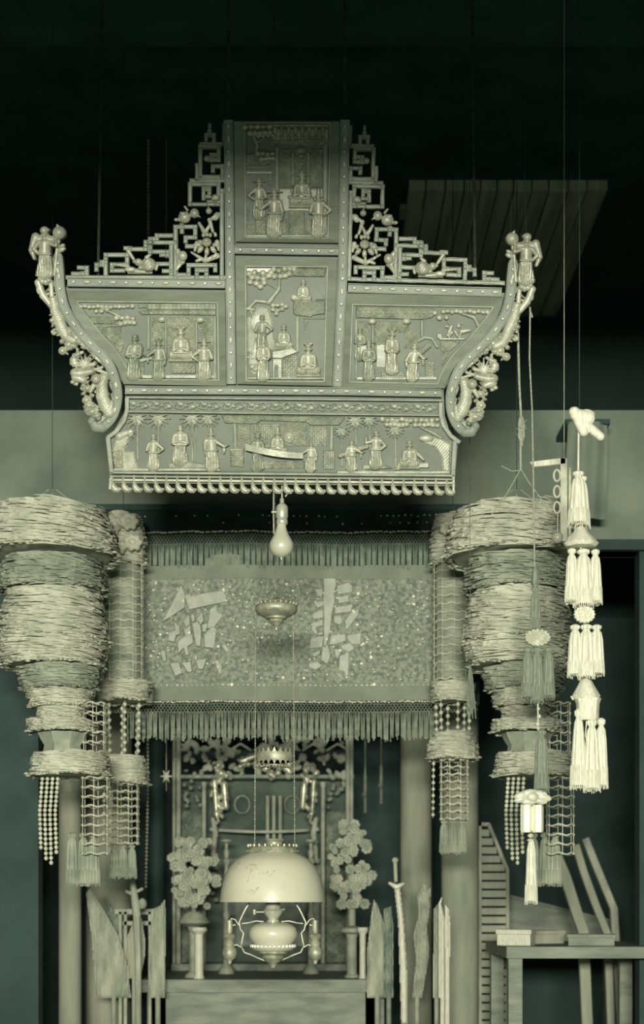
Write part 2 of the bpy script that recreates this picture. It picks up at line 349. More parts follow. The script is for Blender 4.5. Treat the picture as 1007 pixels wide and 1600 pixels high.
# ceiling boards running back towards the far wall, each one a plank
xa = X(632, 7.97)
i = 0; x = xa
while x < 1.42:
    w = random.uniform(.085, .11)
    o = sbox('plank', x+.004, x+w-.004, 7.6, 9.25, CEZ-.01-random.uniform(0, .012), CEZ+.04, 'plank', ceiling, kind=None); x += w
sbox('trim_1', X(625, 7.9), X(903, 7.9), 7.86, 7.98, Z(333, 7.9), CEZ+.04, 'plank')
sbox('trim_2', -3.0, 3.0, 5.9, 6.06, CEZ-.16, CEZ+.04, 'ceil')
# partition over the shrine bay with its plaster and the bay opening under it
PDp = 6.5
sbox('wall_partition', -3.0, 3.0, PDp, PDp+.1, Z(862, PDp), Z(641, PDp), 'plaster')
sbox('trim_3', -3.0, 3.0, PDp-.04, PDp+.12, Z(862, PDp), Z(846, PDp), 'dark')
sbox('wall_partition_left', -3.0, X(60, PDp), PDp, PDp+.1, 0, Z(862, PDp), 'dark')
sbox('wall_partition_right', X(1000, PDp), 3.0, PDp, PDp+.1, 0, Z(862, PDp), 'dark')
sbox('wall_shrine_back', -3.0, 3.0, 8.9, 9.0, 0, 3.2, 'dark')

# ------------------------------------------------------------------ carved hanging board
board = thing('carved_board', 'huge carved wooden temple board with stepped fretwork top and flared dragon sides', 'carving', pt(PANEL, 443, 766))
# body boards
mb = MB()
mb.prism([(352, 190), (546, 190), (540, 448), (536, 610), (354, 604), (352, 440)], -16, -6)
mb.prism([(100, 448), (354, 452), (354, 610), (196, 606), (184, 585), (170, 560), (148, 535), (122, 508), (106, 486), (99, 462)], -16, -6)
q = [mirp(*p) for p in [(100, 448), (354, 452), (354, 610), (196, 606), (184, 585), (170, 560), (148, 535), (122, 508), (106, 486), (99, 462)]]
mb.prism(q, -16, -6)
mb.prism([(196, 604), (694, 610), (696, 650), (194, 644)], -16, -6)
mb.prism([(164, 684), (178, 672), (194, 644), (696, 650), (704, 676), (717, 688), (712, 748), (172, 742)], -18, -6)
obj('back_board', mb, 'board', board, PANEL, smooth=False)
ST = -6      # level of the back boards
def strip(pts, w, h0, h1, bev=1.2):
    # mitred strip following a polyline: returns polygon outline
    P = [np.array(p, float) for p in pts]; n = len(P); Lf = []; Rt = []
    for i in range(n):
        t = P[min(i+1, n-1)]-P[max(i-1, 0)]; t /= np.linalg.norm(t); nn = np.array([-t[1], t[0]])
        ww = w[i] if hasattr(w, '__len__') else w; Lf.append(P[i]+nn*ww/2); Rt.append(P[i]-nn*ww/2)
    V = []; F = []
    for i in range(n):
        c = (Lf[i]+Rt[i])/2
        li = c+(Lf[i]-c)*(1-2*bev/(w[i] if hasattr(w, '__len__') else w)); ri = c+(Rt[i]-c)*(1-2*bev/(w[i] if hasattr(w, '__len__') else w))
        V += [(*Lf[i], h0), (*Lf[i], h1-bev), (*li, h1), (*ri, h1), (*Rt[i], h1-bev), (*Rt[i], h0)]
    for i in range(n-1):
        for k in range(6): j = (k+1) % 6; F.append((i*6+k, i*6+j, (i+1)*6+j, (i+1)*6+k))
    F.append(tuple(range(6))); F.append(tuple((n-1)*6+k for k in range(6))[::-1])
    return V, F
def rail(name, pts, w=17, h=6, lips=True, n_boss=None, mirror_too=False, bosses=True, m='wood'):
    for mi in ((False, True) if mirror_too else (False,)):
        pp = [mirp(*p) for p in pts] if mi else pts
        mb = MB(); V, F = strip(pp, w, ST, h-1.2); mb.add(V, F)
        if lips:      # raised edges each side
            P = [np.array(p, float) for p in pp]; nrm = []
            for i in range(len(P)):
                t = P[min(i+1, len(P)-1)]-P[max(i-1, 0)]; t /= np.linalg.norm(t); nrm.append(np.array([-t[1], t[0]]))
            for s in (-1, 1):
                V, F = strip([tuple(P[i]+nrm[i]*s*(w/2-1.3)) for i in range(len(P))], 2.4, ST, h+1.4, .7); mb.add(V, F)
        o = obj(name, mb, m, board, PANEL)
        if bosses:
            seg = [np.hypot(pp[i+1][0]-pp[i][0], pp[i+1][1]-pp[i][1]) for i in range(len(pp)-1)]; T = sum(seg); n = max(2, int(T/19.5)); 
            for k in range(n):
                d = (k+.5)*T/n; i = 0
                while i < len(seg)-1 and d > seg[i]: d -= seg[i]; i += 1
                t = d/seg[i]; x = pp[i][0]+(pp[i+1][0]-pp[i][0])*t; y = pp[i][1]+(pp[i+1][1]-pp[i][1])*t
                ang = math.atan2(pp[i+1][1]-pp[i][1], pp[i+1][0]-pp[i][0]); ln = 6.4 if k % 2 else 3.2
                b = MB(); a = np.array([math.cos(ang), math.sin(ang)]); c = np.array([-a[1], a[0]]); V = []; 
                ring = [(math.cos(q), math.sin(q)) for q in np.linspace(0, 2*PI, 9)[:-1]]
                for rr, hh in ((1, h-1.4), (.86, h+1.6), (.45, h+2.6)):
                    for (ca, sa) in ring: V.append((x+a[0]*ca*ln*rr+c[0]*sa*2.9*rr, y+a[1]*ca*ln*rr+c[1]*sa*2.9*rr, hh))
                F = [(r*8+i2, r*8+(i2+1) % 8, (r+1)*8+(i2+1) % 8, (r+1)*8+i2) for r in range(2) for i2 in range(8)]+[tuple(range(16, 24))]
                b.add(V, F); obj('boss', b, 'boss', o, PANEL)
# centre stiles and cross rails
rail('stile', [(357.5, 188), (360, 440), (362, 600)], 15)
rail('stile', [(539.5, 188), (535.5, 440), (527, 604)], 15)
rail('cross_rail', [(366, 390.5), (529, 393)], 13)
rail('cross_rail', [(106, 440.5), (352, 443.5)], 15)
rail('cross_rail', [(544, 450), (784, 457)], 15)
rail('cross_rail', [(196, 609.5), (360, 610), (530, 611), (690, 614)], 13)
S = [(91, 402), (93, 425), (94, 446), (97, 464), (101, 479), (110, 496), (123, 515), (141, 535), (159, 553), (172, 571), (180, 592), (184, 613), (182, 635), (175, 653), (164, 665), (151, 665), (142, 657), (141, 648), (147, 643), (152, 648)]
def smooth_line(P, k=3):
    out = []; n = len(P)
    for i in range(n-1):
        p0, p1, p2, p3 = [np.array(P[max(0, min(n-1, j))], float) for j in (i-1, i, i+1, i+2)]
        for q in range(k): t = q/k; out.append(tuple(.5*(2*p1+(p2-p0)*t+(2*p0-5*p1+4*p2-p3)*t*t+(3*p1-p0-3*p2+p3)*t**3)))
    return out+[tuple(P[-1])]
def curved(mi):
    core = S[:15]; tail = S[14:]
    if mi: core = [mirp(*p) for p in core]; tail = [mirp(*p) for p in tail]
    rail('curved_stile', smooth_line(core), 16)
    sg = [C(170, 661, 8, 160, 668, 8, 4, -2), C(160, 668, 8, 150, 667, 8, 4, -2), C(150, 667, 7.5, 143, 658, 6, 4, -2), C(143, 658, 6, 147, 650, 4.5, 4, -1), C(147, 650, 4, 155, 651, 4, 5, 0), E(155, 654, 5, 4.5, 6, 1)]
    relief('scroll_end', mirror(sg) if mi else sg, 'wood', board, .7, -3, 2, double=True)
    top = core[0]; mb = MB(); V, F = strip([(top[0]+(-1 if not mi else 1)*1.5, top[1]-8), (top[0], top[1]-4), top], [7, 12, 15], ST, 6, 1.2); mb.add(V, F); obj('stile_cap', mb, 'wood', board, PANEL)
curved(False); curved(True)
# plain sloping mouldings around each carved scene: four mitred members
def frame_moulding(outer, inner, ho=4.5, hi=-1, lip=True):
    n = len(outer); mb = MB(); V = []; F = []
    for p in outer: V.append((*p, ST))
    for p in outer: V.append((*p, ho))
    for p in inner: V.append((*p, hi))
    for p in inner: V.append((*p, ST))
    for k in range(3):
        for i in range(n): j = (i+1) % n; F.append((k*n+i, k*n+j, (k+1)*n+j, (k+1)*n+i))
    mb.add(V, F); o = obj('moulding', mb, 'moulding', board, PANEL)
    if lip:
        b = MB()
        for i in range(n):
            V, F = strip([inner[i], inner[(i+1) % n]], 2.2, ST, hi+1.4, .6); b.add(V, F)
        obj('inner_bead', b, 'fret', o, PANEL)
frame_moulding([(366, 190), (531, 190), (529, 380), (369, 378)], [(383, 192), (516, 192), (513, 372), (384, 371)])
frame_moulding([(369, 402), (527, 404), (519, 603), (371, 600)], [(384, 416), (512, 417), (507, 596), (385, 595)])
wl_o = [(105, 454), (352, 456), (354, 603), (194, 600), (189, 585), (179, 566), (164, 548), (146, 530), (128, 508), (114, 486)]
wl_i = [(120, 471), (340, 473), (342, 594), (204, 593), (200, 580), (190, 560), (175, 540), (158, 522), (141, 501), (129, 485)]
wl_o = wl_o[:3]+smooth_line(wl_o[3:]+[wl_o[0]], 3)[:-1]; wl_i = wl_i[:3]+smooth_line(wl_i[3:]+[wl_i[0]], 3)[:-1]
frame_moulding(wl_o, wl_i); frame_moulding([mirp(*p) for p in wl_o][::-1], [mirp(*p) for p in wl_i][::-1])
# bottom box frame
mb = MB()
for pl, w in (([(197, 621), (692, 626)], 3), ([(197, 643), (692, 649)], 3), ([(169, 684), (175, 740)], 7), ([(711, 689), (708, 746)], 7), ([(172, 738), (710, 743)], 4), ([(172, 744), (710, 749)], 3)):
    V, F = strip(pl, w, ST, 3.5, .9); mb.add(V, F)
for mi in (0, 1):
    pl = [(199, 622), (199, 640), (194, 658), (182, 674), (168, 684)]; pl = [mirp(*p) for p in pl] if mi else pl
    V, F = strip(pl, 7, ST, 3.8, 1.2); mb.add(V, F)
obj('box_frame', mb, 'fret', board, PANEL)
# scroll frieze
fr = []
for k in range(26):
    x = 208+k*18.6; y = 632.5+.011*(x-208); s = 1 if k % 2 else -1
    fr += [E(x, y+s*2, 5.5, 4, 3, 0), C(x-8, y-s*4, 1.6, x+1, y-s*6, 1.2, 2.2, 0), C(x+2, y-s*5, 1.5, x+9, y+s*3, 1.3, 2.2, 0), E(x+9, y-s*1, 2.6, 2.6, 2.8, 0), E(x-5, y+s*5, 3, 1.8, 2.4, 0)]
fr += fan(441, 634, 9, 0, 2*PI, 15, 1.4, 2.5, .5)+[E(441, 634, 3, 3, 4, 1)]
fr += [R(202, 624, 690, 646, .6, -.8, 1)] if False else []
relief('frieze_scroll', fr, 'relief', board, .8, -1, -4)
# hanging petal fringe below: rail, pins and petals
mb = MB(); V, F = strip([(171, 749.5), (711, 754.5)], 4, -10, 3, .9); mb.add(V, F); V, F = strip([(172, 764), (174, 742)], 4, -8, 3, .8); mb.add(V, F); V, F = strip([(709, 768), (709, 745)], 4, -8, 3, .8); mb.add(V, F)
lowrail = obj('fringe_rail', mb, 'pale', board, PANEL)
for k in range(32):
    x = 182+k*16.85; y = 752+.0095*(x-175)
    pr = [G([(x-9, y), (x-3, y), (x-1.5, y+5), (x+2.5, y+9), (x+8, y+10), (x+8, y+13), (x+4, y+17), (x-2, y+17.5), (x-7, y+15), (x-9.5, y+9)], 3.6, 0, 3.2), R(x-9, y+.5, x+9.2, y+3, 2, 0, 1), C(x-6, y-6, 2, x-6, y+2, 2.2, 3.5, .5), E(x-6, y-9, 2.4, 2, 4, .5)]
    relief('petal', pr, 'pale', lowrail, .9, -3, 0)

# ------------- openwork fret at the top (left drawn, right mirrored)
zs = 3.73
F_low = [[(80, 945), (690, 945)], [(110, 925), (140, 925)], [(145, 888), (188, 888), (188, 922), (165, 922)], [(245, 900), (245, 872), (275, 872), (275, 855), (300, 855)],
  [(300, 940), (300, 815), (425, 815), (425, 870), (335, 870), (335, 905), (400, 905)], [(415, 775), (440, 775), (440, 780), (545, 780)], [(532, 780), (532, 740), (560, 740), (560, 722), (598, 722), (598, 702), (680, 702)],
  [(590, 742), (700, 742)], [(560, 770), (560, 795), (660, 795), (660, 820)], [(625, 815), (660, 815)], [(682, 760), (682, 940)], [(600, 868), (665, 868)], [(640, 908), (672, 908)], [(440, 905), (560, 912)]]
F_mid = [[(707, 650), (707, 945), (995, 945)], [(707, 650), (822, 650), (822, 712), (765, 712), (765, 735)], [(745, 680), (745, 640)], [(775, 765), (850, 765), (850, 740)], [(722, 930), (782, 930), (782, 875), (938, 875), (938, 905)],
  [(830, 940), (830, 905), (888, 905), (888, 940)], [(976, 440), (976, 945)], [(976, 440), (996, 440)]]
F_up = [[(792, 520), (792, 402), (958, 402), (958, 505), (900, 520)], [(792, 520), (930, 520)], [(800, 382), (990, 382)], [(870, 485), (870, 432), (905, 432), (905, 475), (885, 475)],
  [(832, 370), (832, 292)], [(852, 360), (980, 360), (980, 298), (925, 298), (925, 325)], [(850, 350), (850, 185), (958, 185), (958, 262), (915, 262), (915, 232), (935, 232)], [(858, 168), (990, 168), (990, 60)],
  [(885, 150), (885, 115), (930, 115), (930, 145)], [(905, 105), (905, 95)]]
fl = bars(F_low, zs, 85, 180, 15); fm = bars(F_mid, zs, 85, 180, 15); fu = bars(F_up, zs, 85, 180, 14.5)
fu += [E(85+890/zs, 180+252/zs, 5.5, 5.5, 4, 0), E(85+905/zs, 180+62/zs, 3, 6, 4, 0), C(85+905/zs, 180+60/zs, 2, 85+905/zs, 180+110/zs, 2, 4, 0)]
for nm, prims in (('lower_fret', fl), ('middle_fret', fm), ('upper_fret', fu)):
    relief(nm, prims, 'fret', board, .8, -5, -2); relief(nm, mirror(prims), 'fret', board, .8, -5, -2)
def zz(x, y): return 85+x/zs, 180+y/zs
def ZE(x, y, rx, ry, H, L=0, rot=0, tex=None): a, b = zz(x, y); return E(a, b, rx/zs, ry/zs, H, L, rot, tex)
def ZC(x0, y0, r0, x1, y1, r1, H, L=0, tex=None): a, b = zz(x0, y0); c, d = zz(x1, y1); return C(a, b, r0/zs, c, d, r1/zs, H, L, tex)
peach = [ZE(760, 597, 38, 36, 8, 2), ZE(752, 580, 22, 14, 4, 7, .5), ZC(730, 612, 12, 722, 605, 5, 5, 2), ZC(778, 555, 9, 762, 535, 8, 5, 2), ZE(818, 573, 28, 30, 7, 2), ZC(838, 588, 10, 852, 596, 5, 5, 2), ZE(715, 610, 18, 12, 3, 1)]
small = [ZE(942, 482, 26, 22, 6, 2), ZE(925, 490, 10, 12, 6, 2), ZE(902, 560, 20, 20, 6, 2), ZC(902, 560, 8, 900, 535, 5, 4, 2)]
lotus = [ZE(890, 742, 30, 28, 7, 3), ZE(890, 735, 16, 12, 4, 8)]+[ZE(890+56*math.cos(a), 752+44*math.sin(a), 26, 16, 5, 1, a) for a in np.linspace(.1, PI-.1, 5)]+[ZE(870+20*i, 700-4*(i == 1), 12, 16, 4, 1) for i in range(3)]+[ZC(832, 745, 14, 820, 790, 10, 4, 1), ZC(950, 740, 16, 960, 785, 10, 4, 1)]
lotus += [ZC(940, 700, 12, 938, 690, 10, 4, 0), ZC(845, 630, 10, 880, 690, 16, 3, 0, t_vein), ZC(880, 690, 16, 905, 640, 8, 3, 0, t_vein), ZC(925, 680, 10, 905, 610, 14, 3, 0, t_vein), ZC(925, 600, 14, 965, 575, 10, 3, 0, t_vein), ZE(945, 590, 20, 28, 3, 0, .5), ZC(890, 780, 10, 880, 850, 10, 4, 0),
          ZC(880, 850, 14, 800, 800, 8, 3, 0, t_vein), ZC(880, 850, 14, 950, 820, 18, 3, 0, t_vein), ZC(860, 840, 12, 830, 850, 10, 3, 0)]
gourd = [ZC(720, 790, 16, 740, 850, 26, 5, 0, t_vein), ZE(750, 822, 28, 32, 7, 3), ZC(735, 860, 20, 712, 905, 8, 4, 0, t_vein)]
melon = [ZE(550, 872, 46, 42, 9, 3), ZE(550, 872, 26, 34, 3, 10, 0, t_vein), ZE(492, 858, 24, 24, 7, 2), ZE(470, 855, 14, 12, 6, 2), ZE(445, 900, 34, 18, 4, 1), ZE(505, 890, 16, 14, 6, 2), ZC(560, 815, 10, 540, 830, 14, 5, 2), ZC(595, 900, 10, 605, 870, 8, 4, 1), ZC(350, 870, 10, 430, 880, 12, 4, 0, t_vein), ZC(430, 790, 14, 470, 850, 10, 4, 0), ZC(440, 905, 12, 530, 915, 9, 3, 0)]
for nm, prims in (('peach_pair', peach), ('small_peaches', small), ('lotus_flower', lotus), ('leafy_gourd', gourd), ('carved_melon', melon)):
    relief(nm, prims, 'pale', board, .75, -3, 1, ); relief(nm, mirror(prims), 'pale', board, .75, -3, 1)

# ------------- side dragons (right drawn, left mirrored)
rs = 3.1
def rr_(x, y): return 535+x/rs, 430+y/rs
def RE(x, y, rx, ry, H, L=0, rot=0, tex=None): a, b = rr_(x, y); return E(a, b, rx/rs, ry/rs, H, L, rot, tex)
def RC(x0, y0, r0, x1, y1, r1, H, L=0, tex=None): a, b = rr_(x0, y0); c, d = rr_(x1, y1); return C(a, b, r0/rs, c, d, r1/rs, H, L, tex)
body = []
path = [(845, 150, 22), (835, 200, 26), (812, 250, 30), (800, 290, 30), (775, 330, 26), (740, 345, 22)]
for a, b in zip(path, path[1:]): body.append(RC(*a, *b, 9, 1, t_scale))
for k in range(6): body.append(RC(822-k*8, 170+k*28, 5, 860-k*8, 182+k*28, 6, 4, 5))
for (x, y, r) in ((730, 330, 26), (765, 365, 24), (740, 370, 16), (795, 395, 22), (800, 350, 14), (715, 350, 16), (690, 375, 14), (665, 390, 12), (760, 300, 16), (850, 250, 14), (850, 190, 16), (790, 300, 18)):
    body += [RE(x, y, r, r, 6, 0), RE(x, y, r*.5, r*.5, 3, 5)]
body += fan(*rr_(685, 460), 20, -2.9, .2, 8, 3.2, 4, 2)+[RC(640, 455, 12, 690, 470, 16, 6, 1), RE(740, 440, 22, 24, 6, 0), RE(735, 455, 26, 16, 6, 0), RC(600, 470, 9, 660, 490, 10, 5, 2), RC(600, 420, 14, 640, 410, 10, 4, 0), RC(700, 400, 10, 740, 420, 10, 4, 0)]
body += [RC(650, 490, 16, 715, 505, 30, 9, 2), RE(725, 500, 32, 26, 10, 2), RC(725, 520, 26, 690, 535, 18, 8, 2), RE(742, 545, 14, 12, 6, 1), RE(720, 490, 7, 6, 3, 11), RC(565, 500, 8, 640, 480, 10, 5, 1)]
path = [(590, 520, 22), (600, 560, 28), (598, 610, 32), (580, 655, 34), (560, 690, 26), (550, 640, 16)]
for a, b in zip(path, path[1:]): body.append(RC(*a, *b, 8, 1, t_scale))
body += [RE(627, 527, 27, 27, 12, 4), RC(640, 560, 14, 655, 590, 10, 6, 2)]
for (x, y, rx, ry) in ((670, 575, 26, 18), (690, 600, 14, 10), (672, 630, 26, 22), (660, 655, 28, 20), (645, 685, 34, 22), (670, 680, 18, 16), (620, 705, 22, 16), (640, 660, 20, 16), (555, 560, 10, 26), (545, 620, 10, 30), (548, 540, 12, 14), (570, 700, 20, 10), (690, 560, 14, 12), (650, 610, 16, 12)):
    body += [RE(x, y, rx, ry, 6, 0, .3), RE(x, y, rx*.5, ry*.5, 3, 5, .3)]
body += [RC(540, 590, 8, 560, 700, 8, 4, -1), RC(560, 700, 8, 610, 735, 10, 4, -1), RC(540, 520, 8, 600, 500, 8, 4, -1), RC(700, 330, 10, 800, 270, 12, 4, -1), RC(640, 400, 10, 720, 350, 12, 4, -1), RC(560, 480, 8, 640, 420, 10, 4, -1), RC(820, 260, 12, 826, 130, 10, 4, -1)]
out_r = [(840, 60), (890, 110), (885, 160), (858, 190), (858, 260), (842, 330), (812, 392), (780, 400), (765, 440), (752, 480), (757, 530), (735, 562), (700, 565), (700, 600), (697, 640), (680, 690), (655, 715), (625, 735)]
in_r = [(812, 60), (815, 110), (818, 140), (790, 210), (752, 270), (715, 318), (660, 362), (610, 405), (575, 450), (548, 500), (535, 560), (530, 620), (538, 680), (560, 720), (580, 735)]
def at_line(P, t): t = t*(len(P)-1); i = min(int(t), len(P)-2); f = t-i; return P[i][0]*(1-f)+P[i+1][0]*f, P[i][1]*(1-f)+P[i+1][1]*f
holes = [(552, 560, 14, 30), (580, 480, 16, 10), (655, 545, 12, 16), (640, 610, 14, 14), (668, 395, 14, 8), (735, 515, 6, 20), (836, 100, 10, 16), (706, 415, 8, 8)]
for k in range(230):
    a = at_line(out_r, random.random()); b = at_line(in_r, 0); t = random.random(); a = at_line(out_r, t); b = at_line(in_r, t); f = random.random(); x, y = a[0]*(1-f)+b[0]*f, a[1]*(1-f)+b[1]*f
    if any(((x-h[0])/(h[2]+6))**2+((y-h[1])/(h[3]+6))**2 < 1 for h in holes): continue
    r_ = random.uniform(6, 13); body += [RE(x, y, r_*1.3, r_*.8, random.uniform(2.5, 5), -2, random.uniform(0, 3), t_vein)]
    if k % 4 == 0: body += [RC(x, y, r_*.5, x+random.uniform(-26, 26), y+random.uniform(-26, 26), 3, 4, 0)]
for mi in (False, True):
    relief('side_dragon', mirror(body) if mi else body, 'pale', board, .85, -4, 0, double=True)
# corner figures with lotus pedestals, each holding a peach on a branch
cf = fig(822, 366, 442, -1, 'up', 'plume', 0, 3, 1.0)
cf += [C(837, 381, 7, 843, 402, 5, 8, 2), C(843, 402, 5, 838, 415, 3, 6, 2), E(823, 371, 7.5, 7, 10, 4), C(811, 385, 7, 833, 385, 8, 8, 2)]
cf += [E(821+6*math.cos(a), 446+5*math.sin(a), 6, 5, 6, 2, a) for a in np.linspace(0, 2*PI, 8)[:-1]]+[C(832, 452, 6, 824, 472, 5, 5, 0), C(812, 450, 4, 810, 476, 4, 4, 0), C(824, 472, 6, 812, 486, 5, 5, 0), E(830, 462, 5, 9, 5, 0)]
branch = [C(806, 440, 3, 803, 400, 3, 4, 1), C(803, 400, 3, 800, 384, 2.5, 4, 1), E(800, 374, 10.5, 11, 10, 3), C(801, 366, 4, 803, 362, 2, 5, 4), E(795, 394, 5, 3.5, 3, 2, .6), E(808, 391, 6, 3, 3, 2, -.5), E(796, 400, 7, 4, 3, 1, .4), C(803, 430, 4, 798, 440, 3, 3, 0)]
for mi in (False, True):
    relief('corner_figure', mirror(cf) if mi else cf, 'pale', board, .75, -4, 2, double=True)
    relief('peach_branch', mirror(branch) if mi else branch, 'pale', board, .75, -3, 4, double=True)

# ------------- carved scenes: each scene is a part, its pieces are sub-parts
def scene(name, bgprims, pieces):
    base = relief(name, bgprims, 'board', board, 2.0, -1, -5.5)
    for (nm, prims, m) in pieces: relief(nm, prims, m, base, .75, -2, -4.5)
    return base
# upper centre
scene('upper_scene', [R(383, 192, 515, 372, .8, 0)], [
 ('tiled_roof', [R(424, 193, 515, 199, 4, 0), R(424, 200, 515, 228, 3, -1, 2)]+[C(430+k*10.7, 200, 4, 430+k*10.7, 206, 4, 5, 1) for k in range(8)]+[E(430+k*10.7, 214, 3.8, 3, 5, 1) for k in range(8)]+[G([(418, 218), (515, 216), (515, 228), (430, 227)], 4, 0, 1, t_scroll)], 'relief'),
 ('cloud_foliage', cloud(383, 193, 426, 212, 5)+cloud(404, 207, 430, 216, 4)+cloud(403, 236, 430, 252, 4.5), 'pale'),
 ('tree_branch', [C(396, 212, 3, 402, 226, 3.5, 4, 1), C(402, 226, 3.5, 400, 238, 3, 4, 1), C(402, 222, 2, 415, 216, 1.5, 3, 1)], 'relief'),
 ('pavilion', [R(384, 240, 424, 258, 3, 0, 1, t_scroll), R(384, 260, 426, 264, 4, 0), R(384, 266, 426, 272, 2, 0), R(384, 272, 390, 345, 1.8, 0, 1, t_scroll), R(419, 272, 426, 290, 1.8, 0, 1, t_scroll)], 'relief'),
 ('lattice_screen', [R(436, 232, 505, 288, 1.6, 0, 1, t_scroll), R(434, 290, 460, 293, 3, 0), R(488, 290, 504, 293, 3, 0), R(436, 294, 506, 330, 1, 0)], 'relief'),
 ('column', [C(433, 231, 4, 433, 298, 4, 4, 1)], 'fret'), ('column', [C(509, 228, 4.5, 508, 365, 4.5, 4, 1)], 'fret'), ('column', [C(458, 238, 2.6, 458, 288, 2.6, 4, 1)], 'fret'), ('column', [C(482, 238, 2.6, 482, 286, 2.6, 4, 1)], 'fret'),
 ('crest_ornament', [E(471, 235, 9, 6, 5, 1), C(465, 250, 2, 477, 250, 2, 5, 1), E(471, 244, 6, 4, 6, 1), E(471, 256, 4, 4, 5, 1), C(438, 236, 1.5, 458, 250, 1.5, 3, 1), C(500, 234, 1.5, 484, 244, 1.5, 3, 1)], 'relief'),
 ('throne_block', [R(451, 328, 477, 368, 5, 0, 1.2, t_scroll), R(399, 332, 416, 366, 3, 0, 1, t_lattice), R(384, 350, 398, 366, 2, 0, 1, t_lattice), R(436, 342, 450, 366, 3, 0, 1, t_lattice), R(478, 342, 487, 366, 3, 0, 1, t_scroll), R(384, 366, 515, 371, 4, 0)], 'relief'),
 ('carved_figure', fig(405, 278, 338, -1, 'hip', 'wing', 0, 1.5, 1.0), 'pale'), ('carved_figure', fig(429, 293, 367, -1, 'out', 'wing', 0, 2.5), 'pale'), ('carved_figure', sitfig(472, 266, 326, -1, 'wing', 2), 'pale'),
 ('carved_figure', fig(498, 296, 367, 1, 'hip', 'tall', 0, 2.5), 'pale'), ('offering_stand', [E(457, 308, 8, 4, 4, 3), C(459, 314, 2.5, 459, 322, 4, 4, 3), E(457, 298, 3, 5, 4, 3)], 'pale')])
# middle centre
fr_ = [R(385, 416, 510, 595, .8, 0)]
scene('middle_scene', fr_, [
 ('cloud_foliage', cluster([(389, 428), (398, 426), (411, 427), (420, 431), (428, 421), (436, 423), (445, 420), (453, 420), (460, 421), (394, 434), (403, 434), (412, 436), (391, 441), (401, 443), (413, 442), (407, 448), (429, 432), (438, 432), (446, 431), (452, 428), (424, 426)], 5)+[R(385, 418, 440, 426, 2, 0, 1)], 'pale'),
 ('cloud_foliage', cluster([(427, 477), (434, 477), (441, 476), (447, 479), (427, 484), (434, 485), (441, 483), (432, 490)], 4.2), 'pale'),
 ('tree_branch', [C(437, 436, 2.5, 436, 452, 3.5, 4, 1), C(436, 452, 3.5, 428, 462, 3.5, 4, 1), C(428, 462, 4, 420, 472, 5, 4, 1), C(420, 444, 1.5, 436, 452, 2, 3, 1), C(420, 472, 4, 400, 470, 3, 4, 0), C(400, 470, 4, 388, 482, 3, 4, 0), C(385, 482, 3, 398, 484, 3, 4, 0), C(392, 484, 3, 394, 492, 2, 3, 0)], 'relief'),
 ('eave', [G([(462, 418), (510, 420), (508, 433), (452, 432)], 4, 1, 1.2, t_scroll)], 'relief'),
 ('balcony', [G([(458, 472), (509, 470), (508, 491), (490, 493), (486, 496), (462, 493), (458, 490)], 5, 0, 1.2, t_scroll), R(493, 467, 509, 470, 3, 0), C(465, 497, 4, 465, 548, 4, 3.5, 0), R(473, 496, 509, 499, 2.5, 0), G([(474, 500), (484, 502), (476, 518)], 2, 0, 1, t_scroll), C(495, 445, 1.2, 508, 466, 1.2, 2, 0)], 'fret'),
 ('carved_figure', sitfig(474, 434, 474, -1, 'round', 2)+[E(460, 465, 6, 6, 6, 2)], 'pale'),
 ('rock', [G([(385, 496), (392, 492), (398, 482), (408, 476), (420, 480), (426, 500), (430, 530), (436, 545), (432, 552), (420, 548), (400, 530), (398, 560), (385, 550)], 2.2, 0, 3, t_vein), E(402, 505, 13, 18, 3, 1), E(398, 560, 10, 26, 2, 0)], 'relief'),
 ('carved_figure', fig(410, 489, 545, 1, 'hip', 'round', 0, 3), 'relief'), ('carved_figure', fig(412, 524, 592, 1, 'fold', 'tall', 0, 4, .9), 'pale'), ('carved_figure', sitfig(444, 504, 547, 1, 'round', 2), 'pale'),
 ('block_house', [G([(426, 560), (441, 560), (441, 592), (426, 592)], 4, 0, 1), G([(425, 548), (458, 544), (468, 550), (442, 560), (425, 560)], 5, 0, 1), G([(441, 560), (467, 552), (466, 590), (441, 592)], 3.4, 0, 1, t_lattice), R(425, 562, 441, 564, 6, 0)], 'relief'),
 ('arched_door', [E(432, 574, 4, 5, 1.2, 4.6), R(428.5, 574, 435.5, 590, 1.2, 4.3)], 'board'),
 ('carved_figure', sitfig(482, 533, 590, -1, 'plume', 3), 'pale'), ('crouching_deer', [E(394, 573, 5, 5, 5, 1), C(398, 578, 3, 404, 575, 2, 4, 1), C(396, 570, 2, 404, 570, 1.2, 4, 1), C(386, 558, 1.6, 396, 560, 1.6, 3, 1)], 'pale'),
 ('ground_ledge', [R(385, 588, 510, 594, 3.5, 0, 1, t_vein)], 'relief')])
